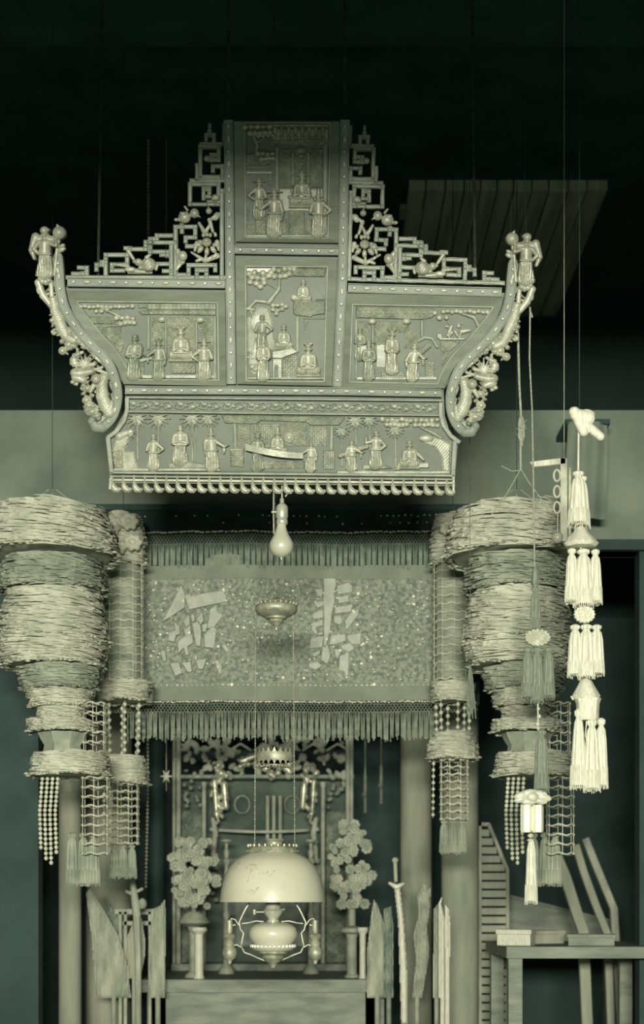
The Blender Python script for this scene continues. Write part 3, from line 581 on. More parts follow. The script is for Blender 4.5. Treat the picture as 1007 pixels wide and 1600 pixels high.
# left wing
wbg = [(119, 471), (341, 473), (342, 594), (203, 593), (190, 560), (175, 540), (158, 522), (141, 501)]
scene('left_scene', [G(wbg, .8, 0)], [
 ('tiled_roof', [R(230, 474, 338, 484, 3.5, 0, 1, t_tile), G([(226, 484), (338, 484), (338, 493), (222, 492), (215, 487)], 4.5, 0, 1, t_scroll)]+[E(229+k*7.6, 489, 3.2, 3, 5, 1) for k in range(14)]+[R(216, 474, 230, 482, 4, 0, 1.5, t_scroll)], 'relief'),
 ('cloud_foliage', cloud(126, 474, 210, 484, 4.3)+cloud(150, 482, 172, 489, 4), 'pale'), ('cloud_foliage', cloud(182, 493, 212, 509, 4.8), 'pale'),
 ('tree_branch', [C(160, 482, 2, 178, 490, 3, 4, 1), C(178, 490, 3, 196, 498, 3, 4, 1)], 'relief'),
 ('stepped_pavilion', [G([(133, 493), (180, 495), (180, 507), (142, 506)], 3, 0, 1, t_scroll), G([(145, 509), (190, 512), (190, 545), (180, 540)], 2.2, 0, 1, t_scroll), R(140, 507, 192, 511, 3.5, 0), E(188, 540, 6, 12, 3, 0, 0, t_scroll)], 'relief'),
 ('lattice_screen', [R(237, 496, 258, 540, 1.4, 0, 1, t_scroll), R(259, 496, 306, 545, 1.4, 0, 1, t_scroll), R(312, 496, 335, 545, 1.4, 0, 1, t_scroll)], 'relief'),
 ('column', [C(232, 496, 2.8, 232, 545, 2.8, 4, .5)], 'fret'), ('column', [C(259, 500, 2.4, 259, 560, 2.4, 4, .5)], 'fret'), ('column', [C(307, 500, 2.4, 307, 560, 2.4, 4, .5)], 'fret'), ('column', [C(336, 496, 2.8, 336, 592, 2.8, 4, .5)], 'fret'),
 ('round_lantern', [E(253, 499, 7.5, 5.5, 7, 3)], 'pale'), ('round_lantern', [E(313, 500, 7.5, 5.5, 7, 3)], 'pale'),
 ('throne_block', [R(268, 566, 306, 584, 4, 0, 1, t_lattice), R(266, 562, 308, 566, 5, 0), R(206, 560, 226, 592, 3, 0, 1, t_scroll), R(206, 585, 340, 592, 3, 0, 1)], 'relief'),
 ('carved_figure', fig(209, 519, 590, 1, 'fold', 'round', .03, 2), 'relief'), ('carved_figure', fig(248, 528, 590, -1, 'out', 'plume', 0, 2.5), 'relief'), ('carved_figure', sitfig(283, 508, 566, -1, 'plume', 2), 'pale'),
 ('carved_figure', fig(319, 528, 591, -1, 'hip', 'wing', 0, 2.5, 1.1), 'pale'), ('writing_table', [G([(218, 560), (238, 556), (240, 562), (218, 567)], 5, 1, 1), C(232, 560, 2, 236, 550, 1.5, 4, 3)], 'fret')])
# right wing
scene('right_scene', [G([mirp(*p) for p in wbg], .8, 0)], [
 ('eave', [G([(556, 478), (680, 481), (682, 492), (676, 497), (660, 500), (556, 497)], 4.5, 0, 1.3, t_scroll)]+[E(560+k*8, 488, 3, 3, 4, 2) for k in range(15)], 'relief'),
 ('cloud_foliage', cloud(700, 482, 766, 492, 4.3)+cloud(680, 484, 700, 500, 4.5), 'pale'),
 ('tree_branch', [C(722, 490, 2.5, 742, 496, 3.5, 4, 1), C(742, 496, 3.5, 748, 508, 3.5, 4, 1)], 'relief'),
 ('lattice_screen', [R(560, 502, 578, 535, 1.4, 0, 1, t_scroll), R(586, 502, 606, 540, 1.4, 0, 1, t_scroll), R(606, 502, 640, 520, 1.4, 0, 1, t_scroll), R(632, 520, 656, 545, 1.4, 0, 1, t_scroll)], 'relief'),
 ('column', [C(557, 500, 2.6, 557, 590, 2.6, 4, .5)], 'fret'), ('column', [C(583, 505, 2.4, 583, 560, 2.4, 4, .5)], 'fret'), ('column', [C(660, 502, 2.8, 660, 525, 2.8, 4, .5)], 'fret'),
 ('round_lantern', [E(582, 502, 7, 5.5, 7, 3)], 'pale'), ('round_lantern', [E(636, 502, 7, 5.5, 7, 3)], 'pale'),
 ('stepped_pavilion', [G([(688, 532), (722, 533), (705, 548), (694, 552), (688, 545)], 3, 0, 1, t_scroll), R(686, 527, 728, 532, 4, 0), R(683, 520, 692, 530, 3, 0), G([(690, 552), (704, 548), (694, 570), (690, 575)], 2, 0, 1, t_scroll)], 'relief'),
 ('carved_deer', [C(702, 520, 4, 706, 510, 3, 5, 1), C(706, 520, 4, 700, 524, 3, 4, 1), E(699, 510, 4, 3, 4, 1), C(704, 508, 1, 700, 503, 1, 3, 1), C(703, 524, 1.5, 702, 530, 1.5, 3, 1)], 'pale'),
 ('carved_deer', [C(722, 518, 4.5, 734, 516, 3.5, 5, 1), E(718, 510, 4, 3, 4, 1), C(716, 507, 1, 724, 506, 1, 3, 1), C(720, 522, 1.5, 719, 528, 1.5, 3, 1), C(712, 518, 3, 716, 526, 2, 4, 1)], 'pale'),
 ('arched_bridge', [C(654, 533, 3, 664, 527, 3, 4, 1), C(664, 527, 3, 676, 529, 3, 4, 1), C(676, 529, 3, 684, 542, 3, 4, 1), C(656, 552, 5, 670, 540, 5, 5, 2, t_fold)], 'fret'),
 ('throne_block', [R(596, 580, 632, 591, 3.5, 0, 1, t_lattice), R(664, 564, 680, 592, 3, 0, 1, t_lattice), R(556, 588, 684, 594, 3, 0, 1), R(588, 536, 604, 575, 1, 0)], 'relief'),
 ('carved_figure', fig(577, 530, 591, 1, 'fold', 'wing', 0, 2.5)+[G([(557, 543), (572, 538), (576, 550), (562, 556)], 4, 3, 1)], 'relief'), ('carved_figure', fig(613, 511, 582, -1, 'fold', 'plume', 0, 2, .85), 'pale'), ('carved_figure', fig(645, 534, 592, 1, 'out', 'round', .06, 2.5, 1.05), 'pale'),
 ('carved_figure', fig(563, 510, 560, -1, 'fold', 'round', 0, 1), 'relief')])
# long lower scene
def palm(x, y, r=17, hgt=60, bamboo=True):
    return fan(x, y, r, .15, PI-.15, 8, 3.4, 3, 2)+fan(x, y-1, r*.75, -.2, PI+.2, 6, 2.8, 2.5, 3)+[C(x, y, 1.3, x+1, y+hgt, 1.6, 2, .5)]
scene('lower_scene', [G([(174, 686), (186, 676), (199, 652), (690, 657), (700, 680), (708, 692), (706, 741), (178, 737)], .8, 0)], [
 ('palm', palm(214, 652, 20, 66), 'relief'), ('palm', palm(247, 652, 20, 60), 'relief'), ('palm', palm(300, 652, 20, 68)+[C(308, 655, 1.2, 304, 722, 1.2, 2, .5)], 'relief'), ('palm', palm(326, 652, 18, 40), 'relief'),
 ('rock', [G([(174, 700), (180, 686), (192, 676), (204, 678), (200, 692), (196, 704), (210, 706), (212, 720), (222, 736), (178, 736)], 3.5, 0, 3, t_vein), G([(176, 704), (192, 702), (194, 732), (178, 732)], 5, 1, 1.5, t_scroll), C(186, 682, 7, 204, 674, 5, 5, 1)]+fan(200, 676, 13, -.2, 1.1, 5, 2, 3, 3), 'pale'),
 ('carved_figure', fig(240, 675, 732, 1, 'hip', 'round', 0, 2.5), 'pale'), ('carved_figure', fig(282, 661, 722, -1, 'fold', 'round', 0, 2.5, 1.2), 'pale'), ('carved_figure', fig(332, 669, 731, 1, 'out', 'tall', -.03, 2.5, 1.1), 'pale'),
 ('rock_ledge', [G([(262, 724), (280, 719), (318, 724), (332, 733), (262, 732)], 4, 0, 2, t_vein), R(176, 731, 345, 737, 4, 0, 1)], 'relief'),
 ('stone_stand', [G([(359, 704), (382, 702), (382, 731), (360, 730)], 4, 0, 2, t_scroll), C(360, 703, 2.5, 380, 702, 2.5, 5, 0)], 'relief'),
 ('stepped_eave', [G([(345, 648), (540, 651), (538, 657), (531, 665), (485, 665), (478, 660), (408, 658), (402, 663), (352, 662)], 5, 0, 1.2, t_scroll)], 'relief'),
 ('lattice_screen', [R(370, 664, 392, 698, 1.4, 0, 1, t_scroll), R(396, 662, 436, 700, 1.4, 0, 1, t_lattice), R(438, 662, 480, 698, 1.4, 0, 1, t_scroll), R(482, 666, 512, 698, 1.4, 0, 1, t_lattice), R(408, 720, 476, 733, 2, 0, 1, t_scroll), R(505, 704, 524, 734, 3.5, 0, 1, t_lattice)], 'relief'),
 ('column', [C(367, 664, 3.4, 368, 700, 3.4, 4, .5)], 'fret'), ('column', [C(519, 668, 3.4, 518, 702, 3.4, 4, .5)], 'fret'),
 ('carved_figure', fig(403, 673, 733, 1, 'fold', 'plume', 0, 1.5), 'relief'), ('carved_figure', sitfig(434, 668, 712, 1, 'tall', 2), 'pale'), ('carved_figure', fig(486, 688, 734, -1, 'out', 'round', 0, 3, 1.15), 'pale'),
 ('gong', [E(452, 684, 8, 9, 4, 3), E(452, 684, 4, 4, 2, 6)], 'pale'),
 ('palm', palm(534, 672, 14, 56), 'relief'), ('palm', palm(556, 655, 17, 40), 'relief'), ('palm', palm(578, 655, 15, 50), 'relief'), ('palm', palm(618, 670, 16, 60), 'relief'),
 ('cloud_foliage', cloud(598, 652, 640, 668, 4.5)+cloud(642, 653, 688, 668, 4.5), 'pale'), ('tree_branch', [C(658, 668, 2, 676, 676, 3, 4, 1), C(676, 676, 3, 690, 684, 3, 4, 1)], 'relief'),
 ('carved_figure', fig(550, 686, 733, 1, 'out', 'round', 0, 2.5, 1.15)+[C(532, 712, 4, 574, 697, 4, 4, 5, t_scroll)], 'pale'), ('carved_figure', fig(588, 670, 728, -1, 'up', 'round', 0, 2.5, 1.1), 'pale'),
 ('carved_figure', sitfig(640, 685, 734, -1, 'round', 2.5)+[C(648, 704, 4, 662, 718, 3, 6, 3), C(634, 712, 6, 622, 732, 4, 5, 3, t_fold)], 'pale'),
 ('rock', [G([(655, 684), (672, 679), (690, 684), (706, 694), (704, 738), (692, 738), (690, 716), (680, 700), (662, 694)], 4, 0, 3, t_vein), E(667, 685, 12, 6, 4, 3), R(650, 722, 672, 732, 4, 1, 2)], 'pale'),
 ('rock_ledge', [G([(566, 726), (590, 722), (620, 733), (566, 735)], 4, 0, 2, t_vein), R(526, 735, 704, 741, 4, 0, 1)], 'relief')])
# unrolled scroll across the lower scene
mb = MB(); mb.sheet(lambda a, b: (384+90*a, 693+12*math.sin(a*PI*.5)+2*a+b*(10-1*a), 9+6*math.sin(a*PI)), 24, 3, 1.2)
obj('unrolled_scroll', mb, 'pale', board, PANEL)
# suspension ropes of the board
mb = MB()
for (u, v) in ((152, 430), (744, 440)):
    p = np.array(pt(PANEL, u, v, -10)); mb.tube([p, p+np.array([0, .1, 1.0]), (p[0], p[1]+.25, CEZ+.04)], .005, 6)
for (u, v) in ((356, 200), (540, 200)):
    p = np.array(pt(PANEL, u, v, -12)); mb.tube([p, (p[0], p[1]+.1, CEZ+.04)], .006, 6)
obj('hanging_wire', mb, 'bronze', board, WM)

# ------------------------------------------------------------------ bare electric bulb
LD = W(5.03)
t = thing('electric_bulb', 'bare pear-shaped electric bulb in a key socket hanging under the carved board', 'light bulb', pt(LD, 440, 872))
mb = MB(); mb.tube([(441, 786, 0), (441, 756, 0), (443, 752, 2), (447, 764, 0), (449, 772, 0), (446, 776, 0)], 1.4); mb.tube([(434, 768, 0), (441, 766, 0), (446, 766, 0)], 1.2); mb.tube([(432, 771, 0), (437, 766, 0)], 1.6); obj('hook', mb, 'socket', t, LD)
mb = MB(); mb.lathe(441, 0, [(2, 778), (3.5, 780), (3.5, 786), (8, 790), (9.5, 793), (9.5, 808), (8, 811), (9, 813), (9, 818), (7.5, 820)], 20)
o = obj('socket', mb, 'socket', t, LD); mb = MB(); mb.tube([(432, 800, 0), (428, 800, 0)], 1.6).ball(426.5, 800, 0, 2.6); obj('key', mb, 'socket', o, LD)
mb = MB(); mb.lathe(440, 0, [(7, 818), (7.5, 823), (9, 829), (12.5, 837), (16.5, 844), (18.7, 850), (18.5, 856), (16.5, 862), (12, 867), (6, 870), (1.5, 871), (1.3, 874), (0.1, 875)], 28); obj('glass_bulb', mb, 'bulb', t, LD)
mb = MB(); mb.tube([(428, 752, -4), (427.5, 800, -4), (428, 833, -6)], 1.3); obj('wire', mb, 'rope', t, LD)

# ------------------------------------------------------------------ hanging oil lamp
LM = W(5.2); lc = 426
t = thing('hanging_oil_lamp', 'hanging brass oil lamp with white opal dome shade and glass font', 'oil lamp', pt(LM, lc, 1512))
mb = MB(); mb.tube([(431, 938, 0), (430, 700, 0), (428, 300, -10), (428, -290, -20)], .55); obj('hanging_wire', mb, 'bronze', t, LM)
mb = MB(); mb.lathe(432, 0, [(3, 934), (10, 937), (22, 940), (24, 943), (30, 946), (33, 950), (33, 955), (30, 959), (22, 963), (17, 965), (17, 967), (11, 969), (12, 972), (7, 975), (5, 978), (3, 980), (3, 985), (.1, 987)], 32, .03, 16)
o = obj('counterweight', mb, 'brass', t, LM); mb = MB()
for k in range(24): a = 2*PI*k/24; mb.ball(432+32*math.cos(a), 945, 32*math.sin(a), 2.6, 2.6, 6, 4)
obj('rim_ornament', mb, 'brass', o, LM)
for (u0, u1) in ((400, 398.5), (458.5, 461)):
    mb = MB(); n = 74
    for k in range(n): f = k/(n-1); mb.ball(u0+(u1-u0)*f, 958+362*f, 0, 1.25 if k % 2 else .9, 2.9, 5, 4)
    obj('chain', mb, 'brass', t, LM, kind='stuff')
mb = MB(); mb.lathe(lc+4, 0, [(28, 1176), (29, 1178), (29, 1188), (28, 1190)], 40); mb.lathe(lc+4, 0, [(27, 1190), (27, 1176)], 40)
for k in range(20):
    a = 2*PI*k/20; c, s = math.cos(a), math.sin(a); d = .11
    for sg, b in ((-1, 1177), (1, 1189)):
        mb.add([(lc+4+29*math.cos(a-d), b, 29*math.sin(a-d)), (lc+4+29*math.cos(a+d), b, 29*math.sin(a+d)), (lc+4+30.5*c, b+sg*8, 30.5*s), (lc+4+27*c, b, 27*s)], [(0, 1, 2), (1, 3, 2), (3, 0, 2), (0, 3, 1)])
obj('smoke_crown', mb, 'brass', t, LM)
mb = MB()
for k in range(26): a = 2*PI*k/26; mb.ball(lc+4+22*math.cos(a), 1198, 22*math.sin(a), 1.5, 1.5, 5, 4)
mb.tube([(lc+4+22*math.cos(a), 1196.5, 22*math.sin(a)) for a in np.linspace(0, 2*PI, 25)], .8); mb.tube([(lc+4-29, 1190, 0), (lc+4-22, 1196, 0)], .7).tube([(lc+4+29, 1190, 0), (lc+4+22, 1196, 0)], .7)
obj('bead_ring', mb, 'brass', t, LM)
mb = MB(); mb.lathe(lc, 0, [(38, 1334), (41, 1333), (39, 1327), (37, 1324), (35, 1322)], 40, .02, 20); mb.lathe(lc+3, 0, [(18, 1326), (13, 1320), (13, 1316), (16, 1313), (17, 1311), (15, 1311)], 24)
mb.lathe(lc, 0, [(39, 1323), (30, 1326), (18, 1326)], 32)
for k in range(24): a = 2*PI*k/24; mb.ball(lc+38.5*math.cos(a), 1321.5, 38.5*math.sin(a), 2.2, 3.2, 6, 4); mb.ball(lc+40*math.cos(a+.13), 1330, 40*math.sin(a+.13), 2, 1.6, 5, 4)
obj('shade_gallery', mb, 'brass', t, LM)
SHP = [(39, 1333), (50, 1338), (60, 1345), (68, 1355), (74, 1367), (78, 1380), (81, 1394), (82.5, 1409)]
mb = MB(); mb.lathe(lc, 0, SHP, 56)
mb2 = [(r-1.5, v+.3) for r, v in SHP]; mb.lathe(lc, 0, mb2, 56); mb.F = [f for f in mb.F if len(f) < 20]; mb.lathe(lc, 0, [(81, 1409.3), (82.9, 1409.3), (82.9, 1407.8), (82.3, 1407)], 56); mb.F = [f for f in mb.F if len(f) < 20]
sh = obj('glass_shade', mb, 'shade', t, LM)
mb = MB()
def onshade(u, v, off=.35):
    r = np.interp(v, [p[1] for p in SHP], [p[0] for p in SHP])+off; x = max(-r, min(r, u-lc)); return (u, v, math.sqrt(max(0, r*r-x*x)))
for (u, v, l, a) in ((375, 1350, 7, 2.7), (371, 1355, 5, 2.9), (395, 1352, 8, -.2), (401, 1353, 9, .1), (389, 1357, 8, 2.4), (396, 1362, 9, 2.2), (404, 1358, 6, .4), (393, 1371, 6, 2.0), (391, 1378, 5, 2.6), (400, 1372, 5, 1.5), (398, 1392, 9, .3), (406, 1388, 8, -.7), (399, 1396, 7, .1), (392, 1394, 5, .3), (421, 1364, 7, -1.2), (427, 1370, 6, .6), (431, 1362, 5, -1.2), (416, 1366, 4, -.9), (449, 1366, 5, 1.2), (409, 1366, 5, .9)):
    ca, sa = math.cos(a), math.sin(a); o_ = [(-l*.5, 0), (-l*.2, -l*.18), (l*.2, -l*.14), (l*.5, 0), (l*.2, l*.14), (-l*.2, l*.18)]
    mb.add([onshade(u+p*ca-q*sa, v+p*sa+q*ca) for p, q in o_], [tuple(range(6))])
for c_ in (((375, 1352), (388, 1356), (400, 1352)), ((396, 1355), (394, 1370), (390, 1380)), ((400, 1396), (408, 1388)), ((412, 1364), (424, 1370), (432, 1362))):
    mb.tube([onshade(*p, .1) for p in c_], .45, 4)
obj('painted_leaves', mb, 'leafpaint', sh, LM, label='grey painted leaf spray')
mb = MB(); mb.lathe(lc+1, 0, [(10, 1405), (12, 1418), (14, 1421), (16, 1423), (14, 1427), (10, 1433), (8, 1436), (10, 1438), (9, 1442), (12, 1446)], 24); o = obj('burner', mb, 'socket', t, LM)
mb = MB(); mb.tube([(416, 1425, 2), (399, 1425, 4)], 1.2); mb.lathe(398, 4, [(.1, 1420), (3, 1421), (3, 1429), (.1, 1430)], 10); obj('wick_knob', mb, 'brass', o, LM)
mb = MB(); mb.tube([(438, 1422, 2), (443, 1421, 3)], 1.2).ball(444, 1421, 3, 2); obj('wick_knob', mb, 'brass', o, LM)
mb = MB(); mb.lathe(lc+1, 0, [(9, 1440), (20, 1442), (30, 1445), (36, 1450), (38, 1457), (37.5, 1463), (34, 1470), (30, 1475), (33, 1477), (34, 1480), (31, 1484), (20, 1487)], 40, .012, 20)
o = obj('glass_font', mb, 'shade', t, LM); mb = MB()
for k in range(30): a = 2*PI*k/30; mb.ball(lc+1+33.5*math.cos(a), 1478, 33.5*math.sin(a), 3, 3.4, 6, 4)
obj('pressed_rim', mb, 'shade', o, LM)
mb = MB(); mb.lathe(lc+1, 0, [(22, 1486), (23, 1489), (16, 1493), (18, 1496), (14, 1501), (7, 1505), (4, 1512), (0.1, 1514)], 24); obj('font_base', mb, 'brass', t, LM)
for s in (-1, 1):
    f = lambda pts: [(lc+s*a, b, c) for a, b, c in pts]
    mb = MB(); mb.tube(f([(36, 1411, 0), (42, 1420, 0), (47, 1430, 0), (52, 1441, 0), (50, 1452, 0), (45, 1458, 2), (47, 1468, 2), (49, 1478, 0), (44, 1488, 0), (33, 1492, 0), (22, 1497, 0), (12, 1501, 0)]), 1.5)
    mb.tube(f([(48, 1443, 0), (38, 1442, 0), (26, 1439, 0), (14, 1440, 0)]), 1.1); mb.tube(f([(52, 1446, 0), (58, 1437, 0), (64, 1435, 0), (67, 1440, 0), (63, 1446, 0), (58, 1445, 0)]), 1.2)
    mb.tube(f([(49, 1480, 0), (56, 1476, 0), (63, 1478, 0), (66, 1484, 0), (62, 1490, 0), (57, 1487, 0)]), 1.2)
    o = obj('frame_arm', mb, 'brass', t, LM); mb = MB()
    mb.lathe(lc+s*67, 0, [(.1, 1437), (5, 1438), (5, 1454), (4, 1458), (9, 1460), (11, 1463), (9, 1466), (6, 1470), (8, 1474), (7, 1478), (11, 1484), (12, 1490), (9, 1497), (4, 1501), (3, 1506), (.1, 1508)], 16)
    obj('side_vase', mb, 'brass', o, LM)

# ------------------------------------------------------------------ embroidered banner under the partition
BM = W(6.32)
ban = thing('embroidered_banner', 'wide embroidered silk banner with two large characters, spangles and knotted fringes', 'banner', pt(BM, 445, 1158))
def wav(u, v): return 4*math.sin(u*.021)+2.2*math.sin(u*.063+v*.01)+1.2*math.sin(u*.13+1)
mb = MB(); mb.sheet(lambda a, b: (70+760*a, 790+62*b, wav(70+760*a, 0)*.5-6), 60, 2, 1); obj('dark_pelmet', mb, 'darkcloth', ban, BM)
mb = MB(); mb.box(66, 834, 786, 796, -62, -4, 1); obj('hanging_batten', mb, 'dark', ban, BM)
mb = MB(); mb.sheet(lambda a, b: (150+600*a, 848+252*b, wav(150+600*a, 850+250*b)-3), 130, 14, 1); obj('lining', mb, 'darkcloth', ban, BM)
mb = MB(); mb.sheet(lambda a, b: (158+582*a, 904+164*b, wav(158+582*a, 904+164*b)+1), 130, 10, 1); obj('embroidered_field', mb, 'cloth', ban, BM)
mb = MB(); mb.sheet(lambda a, b: (158+582*a, 884+21*b, wav(158+582*a, 884)+2.5), 130, 2, 1)
mb.sheet(lambda a, b: (322+66*a, 866+(6 if .1 < a < .9 else 9)*abs(2*a-1)**2+20*b, wav(322, 884)+4), 12, 3, 1); obj('plain_band', mb, 'plaincloth', ban, BM)
mb = MB(); mb.sheet(lambda a, b: (152+588*a, 1067+28*b, wav(152+588*a, 1070)+2.5), 130, 2, 1); obj('lower_border', mb, 'plaincloth', ban, BM)
mb = MB()
for vv, n in ((832, 190), (1097, 200), (807, 60), (818, 40)):
    for k in range(n):
        u = 160+580*k/n+random.uniform(-1, 1)
        if vv in (807, 818) and (230 < u < 600) and random.random() < .75: continue
        mb.ball(u, vv+random.uniform(-.8, .8), wav(u, vv)+4, random.uniform(1, 2), random.uniform(.9, 1.6), 5, 3)
obj('bright_edging', mb, 'spangle', ban, BM, kind='stuff')
def net(v0, v1, u0, u1, m, w=.55, cell=5.2):
    mb = MB(); rows = int((v1-v0)/(cell*.7))
    for j in range(rows):
        y = v0+j*(v1-v0)/rows; y2 = v0+(j+1)*(v1-v0)/rows; u = u0+(j % 2)*cell/2
        while u < u1:
            for d in (-1, 1):
                h = wav(u, y)+3.5; mb.add([(u-w, y, h), (u+w, y, h), (u+d*cell/2+w, y2, h), (u+d*cell/2-w, y2, h)], [(0, 1, 2, 3)])
            u += cell
    return mb
o = obj('knotted_net', net(836, 852, 160, 745, 'thread'), 'darkthread', ban, BM, kind='stuff', smooth=False)
o = obj('knotted_net', net(1099, 1114, 156, 745, 'thread'), 'darkthread', ban, BM, kind='stuff', smooth=False)
def strands(v0, v1, u0, u1, dx, w, jit=3, clump=9):
    mb = MB(); u = u0
    while u < u1:
        ln = v1+random.uniform(-jit, jit)+2*math.sin(u*.2); g = (round(u/clump)*clump-u)*.25; h = wav(u, v0)+3+random.uniform(-1, 1.5); ww = w*random.uniform(.7, 1.2)
        mb.add([(u-ww*.6, v0, h), (u+ww*.6, v0, h), (u+g+ww, (v0+ln)/2, h+.6), (u+g-ww, (v0+ln)/2, h+.6), (u+g*1.2+ww, ln, h), (u+g*1.2-ww, ln, h)], [(0, 1, 2, 3), (3, 2, 4, 5)]); u += dx*random.uniform(.8, 1.2)
    return mb
obj('upper_fringe', strands(850, 888, 215, 690, 2.9, 1.05), 'darkthread', ban, BM, kind='stuff', smooth=False)
obj('lower_fringe', strands(1112, 1155, 200, 690, 2.7, 1.0, 4), 'darkthread', ban, BM, kind='stuff', smooth=False)
chL = [[(325, 210), (350, 225), (380, 310), (380, 460), (230, 560), (110, 635), (230, 410)], [(400, 320), (480, 290), (480, 320), (820, 260), (870, 330), (850, 400), (700, 430), (450, 485)],
 [(370, 640), (430, 550), (445, 660), (400, 700)], [(455, 540), (500, 560), (505, 620), (470, 640)], [(530, 600), (590, 510), (610, 620), (560, 680)], [(700, 500), (770, 450), (775, 520), (830, 560), (740, 680), (670, 690)],
 [(230, 610), (320, 700), (325, 790), (280, 800), (260, 880), (180, 860), (190, 760), (260, 740)], [(375, 740), (450, 680), (455, 780), (400, 820)], [(480, 680), (560, 660), (580, 760), (570, 900), (520, 900)], [(590, 680), (660, 660), (640, 750), (600, 760)],
 [(630, 800), (700, 720), (755, 740), (730, 930), (630, 920)], [(300, 880), (380, 820), (470, 790), (485, 900), (420, 940), (440, 1030), (390, 1040), (370, 960), (310, 1030)], [(830, 930), (880, 920), (920, 980), (880, 1000)],
 [(90, 1000), (150, 990), (160, 1100), (120, 1110)], [(210, 1150), (310, 1140), (340, 1250), (270, 1280)], [(350, 1140), (450, 1130), (465, 1230), (420, 1240)], [(520, 1110), (640, 1090), (600, 1200), (550, 1200)], [(740, 1110), (800, 1120), (840, 1210), (800, 1270)]]
chR = [[(390, 130), (540, 130), (545, 220), (520, 290), (530, 380), (500, 520), (480, 700), (430, 900), (395, 890), (400, 560), (390, 360), (400, 230)], [(560, 190), (700, 150), (745, 200), (740, 270), (570, 300)],
 [(570, 330), (700, 300), (700, 390), (575, 410)], [(540, 450), (750, 410), (720, 510), (530, 535)], [(290, 230), (390, 230), (380, 330), (320, 320)], [(265, 390), (390, 370), (400, 430), (320, 465)], [(225, 545), (330, 490), (390, 480), (390, 580), (280, 600)],
 [(210, 660), (380, 600), (390, 680), (310, 700), (330, 750), (300, 790), (240, 710)], [(520, 560), (600, 550), (630, 620), (590, 670), (520, 640)], [(820, 470), (815, 550), (670, 740), (655, 610), (720, 520)], [(320, 760), (390, 740), (390, 790), (310, 800)],
 [(90, 860), (300, 810), (390, 800), (370, 940), (120, 960)], [(490, 790), (660, 775), (660, 860), (560, 900), (460, 910)], [(685, 790), (850, 755), (835, 900), (740, 900), (690, 850)], [(380, 930), (450, 910), (480, 1040), (440, 1140), (365, 1090)],
 [(235, 1010), (360, 960), (350, 1020), (290, 1060)], [(215, 1130), (320, 1110), (380, 1160), (300, 1215), (220, 1180)], [(520, 960), (630, 950), (570, 1070), (540, 1060)], [(600, 910), (720, 880), (770, 950), (700, 1000), (620, 960)],
 [(590, 1050), (705, 1010), (700, 1170), (690, 1280), (640, 1280), (640, 1230), (580, 1220)], [(500, 1230), (600, 1250), (650, 1330), (620, 1330)]]
for ch, ox in ((chL, 240), (chR, 455)):
    ps = [G([(ox+x/7.746, 890+y/7.746) for x, y in p], 2.2, 0, 1.2) for p in ch]; cu = ox+60
    ce = bpy.data.objects.new('character', None); ce.empty_display_size = .02; COL.objects.link(ce); ce.parent = ban
    for q in ps:
        gx = sum(p[0] for p in q[1])/len(q[1]); gy = sum(p[1] for p in q[1])/len(q[1]); kk = 1.32 if ox < 300 and len(q[1]) < 7 else 1.12; q = G([(gx+(x-gx)*kk, gy+(y-gy)*kk) for x, y in q[1]], 2, 0, 1.2); relief('stroke', [q], 'applique', ce, .8, -3, wav(cu, 980)+5, mp=BM)
# embroidered flower scrolls beside and between the characters
for (cu, cv, sc) in ((225, 990, 1), (385, 985, 1), (410, 1030, .8), (625, 960, 1), (660, 1020, 1), (610, 1030, .8), (240, 930, .7), (440, 930, .6), (380, 930, .6)):
    ps = [E(cu, cv, 6*sc, 7*sc, 1.6, 0)]
    for k in range(9):
        a = k*.7+cu; r = sc*random.uniform(8, 26); ps += [E(cu+r*math.cos(a), cv+r*1.3*math.sin(a), sc*random.uniform(3, 7), sc*random.uniform(2, 4), 1.2, 0, a+1), C(cu, cv, 1.3, cu+r*math.cos(a), cv+r*1.3*math.sin(a), 1.2, .9, 0)]
    relief('embroidered_flower', ps, 'plaincloth', ban, 1.0, -1, wav(cu, cv)+2.5, mp=BM)
mb = MB()
for k in range(330):
    u = random.uniform(200, 690); v = random.uniform(908, 1064); r = 1.25*random.choice([.7, .8, 1, 1.1, 1.3, 1.9 if random.random() < .3 else 1]); mb.lathe(u, wav(u, v)+5, [(.01, v-r), (r, v-r*.6), (r, v+r*.6), (.01, v+r)], 6)
for k in range(60): u = 205+8*k+random.uniform(-1, 1); v = 1071; r = random.choice([1, 1.2, 1.7]); mb.ball(u, v, wav(u, v)+4, r, r*.8, 6, 4)
for (u, v) in ((363, 1071), (585, 1070), (443, 1060), (580, 1028), (560, 928)): mb.ball(u, v, wav(u, v)+5, 3, 3, 8, 5)
obj('spangles', mb, 'spangle', ban, BM, kind='stuff')

# ------------------------------------------------------------------ lanterns of layered paper
def petals(mb, cx, v0, v1, prof, n, ln=18, w=3.2, ch=0, droop=.15):
    vs = [p[0] for p in prof]; rs_ = [p[1] for p in prof]
    for k in range(n):
        v = random.uniform(v0, v1); r = np.interp(v, vs, rs_)*random.uniform(.985, 1.03); a = random.uniform(PI*-.25, PI*1.25); l = 1.5*ln*random.uniform(.5, 1.3)/max(r, 4); ww = w*random.uniform(.35, .8)
        P = []; dd = random.uniform(-.5, .8)
        for q, f in ((-.5, .2), (-.2, 1), (.2, .9), (.5, .15)):
            aa = a+q*l; rr = r*(1+.05*math.sin(q*5))+(.5 if abs(q) < .3 else 0); dv = (q+.5)*l*r*droop*dd
            P += [(cx+rr*math.cos(aa), v+dv-ww*f, ch+rr*math.sin(aa)), (cx+(rr+.8)*math.cos(aa), v+dv+ww*f, ch+(rr+.8)*math.sin(aa))]
        mb.add(P, [(0, 2, 3, 1), (2, 4, 5, 3), (4, 6, 7, 5)])
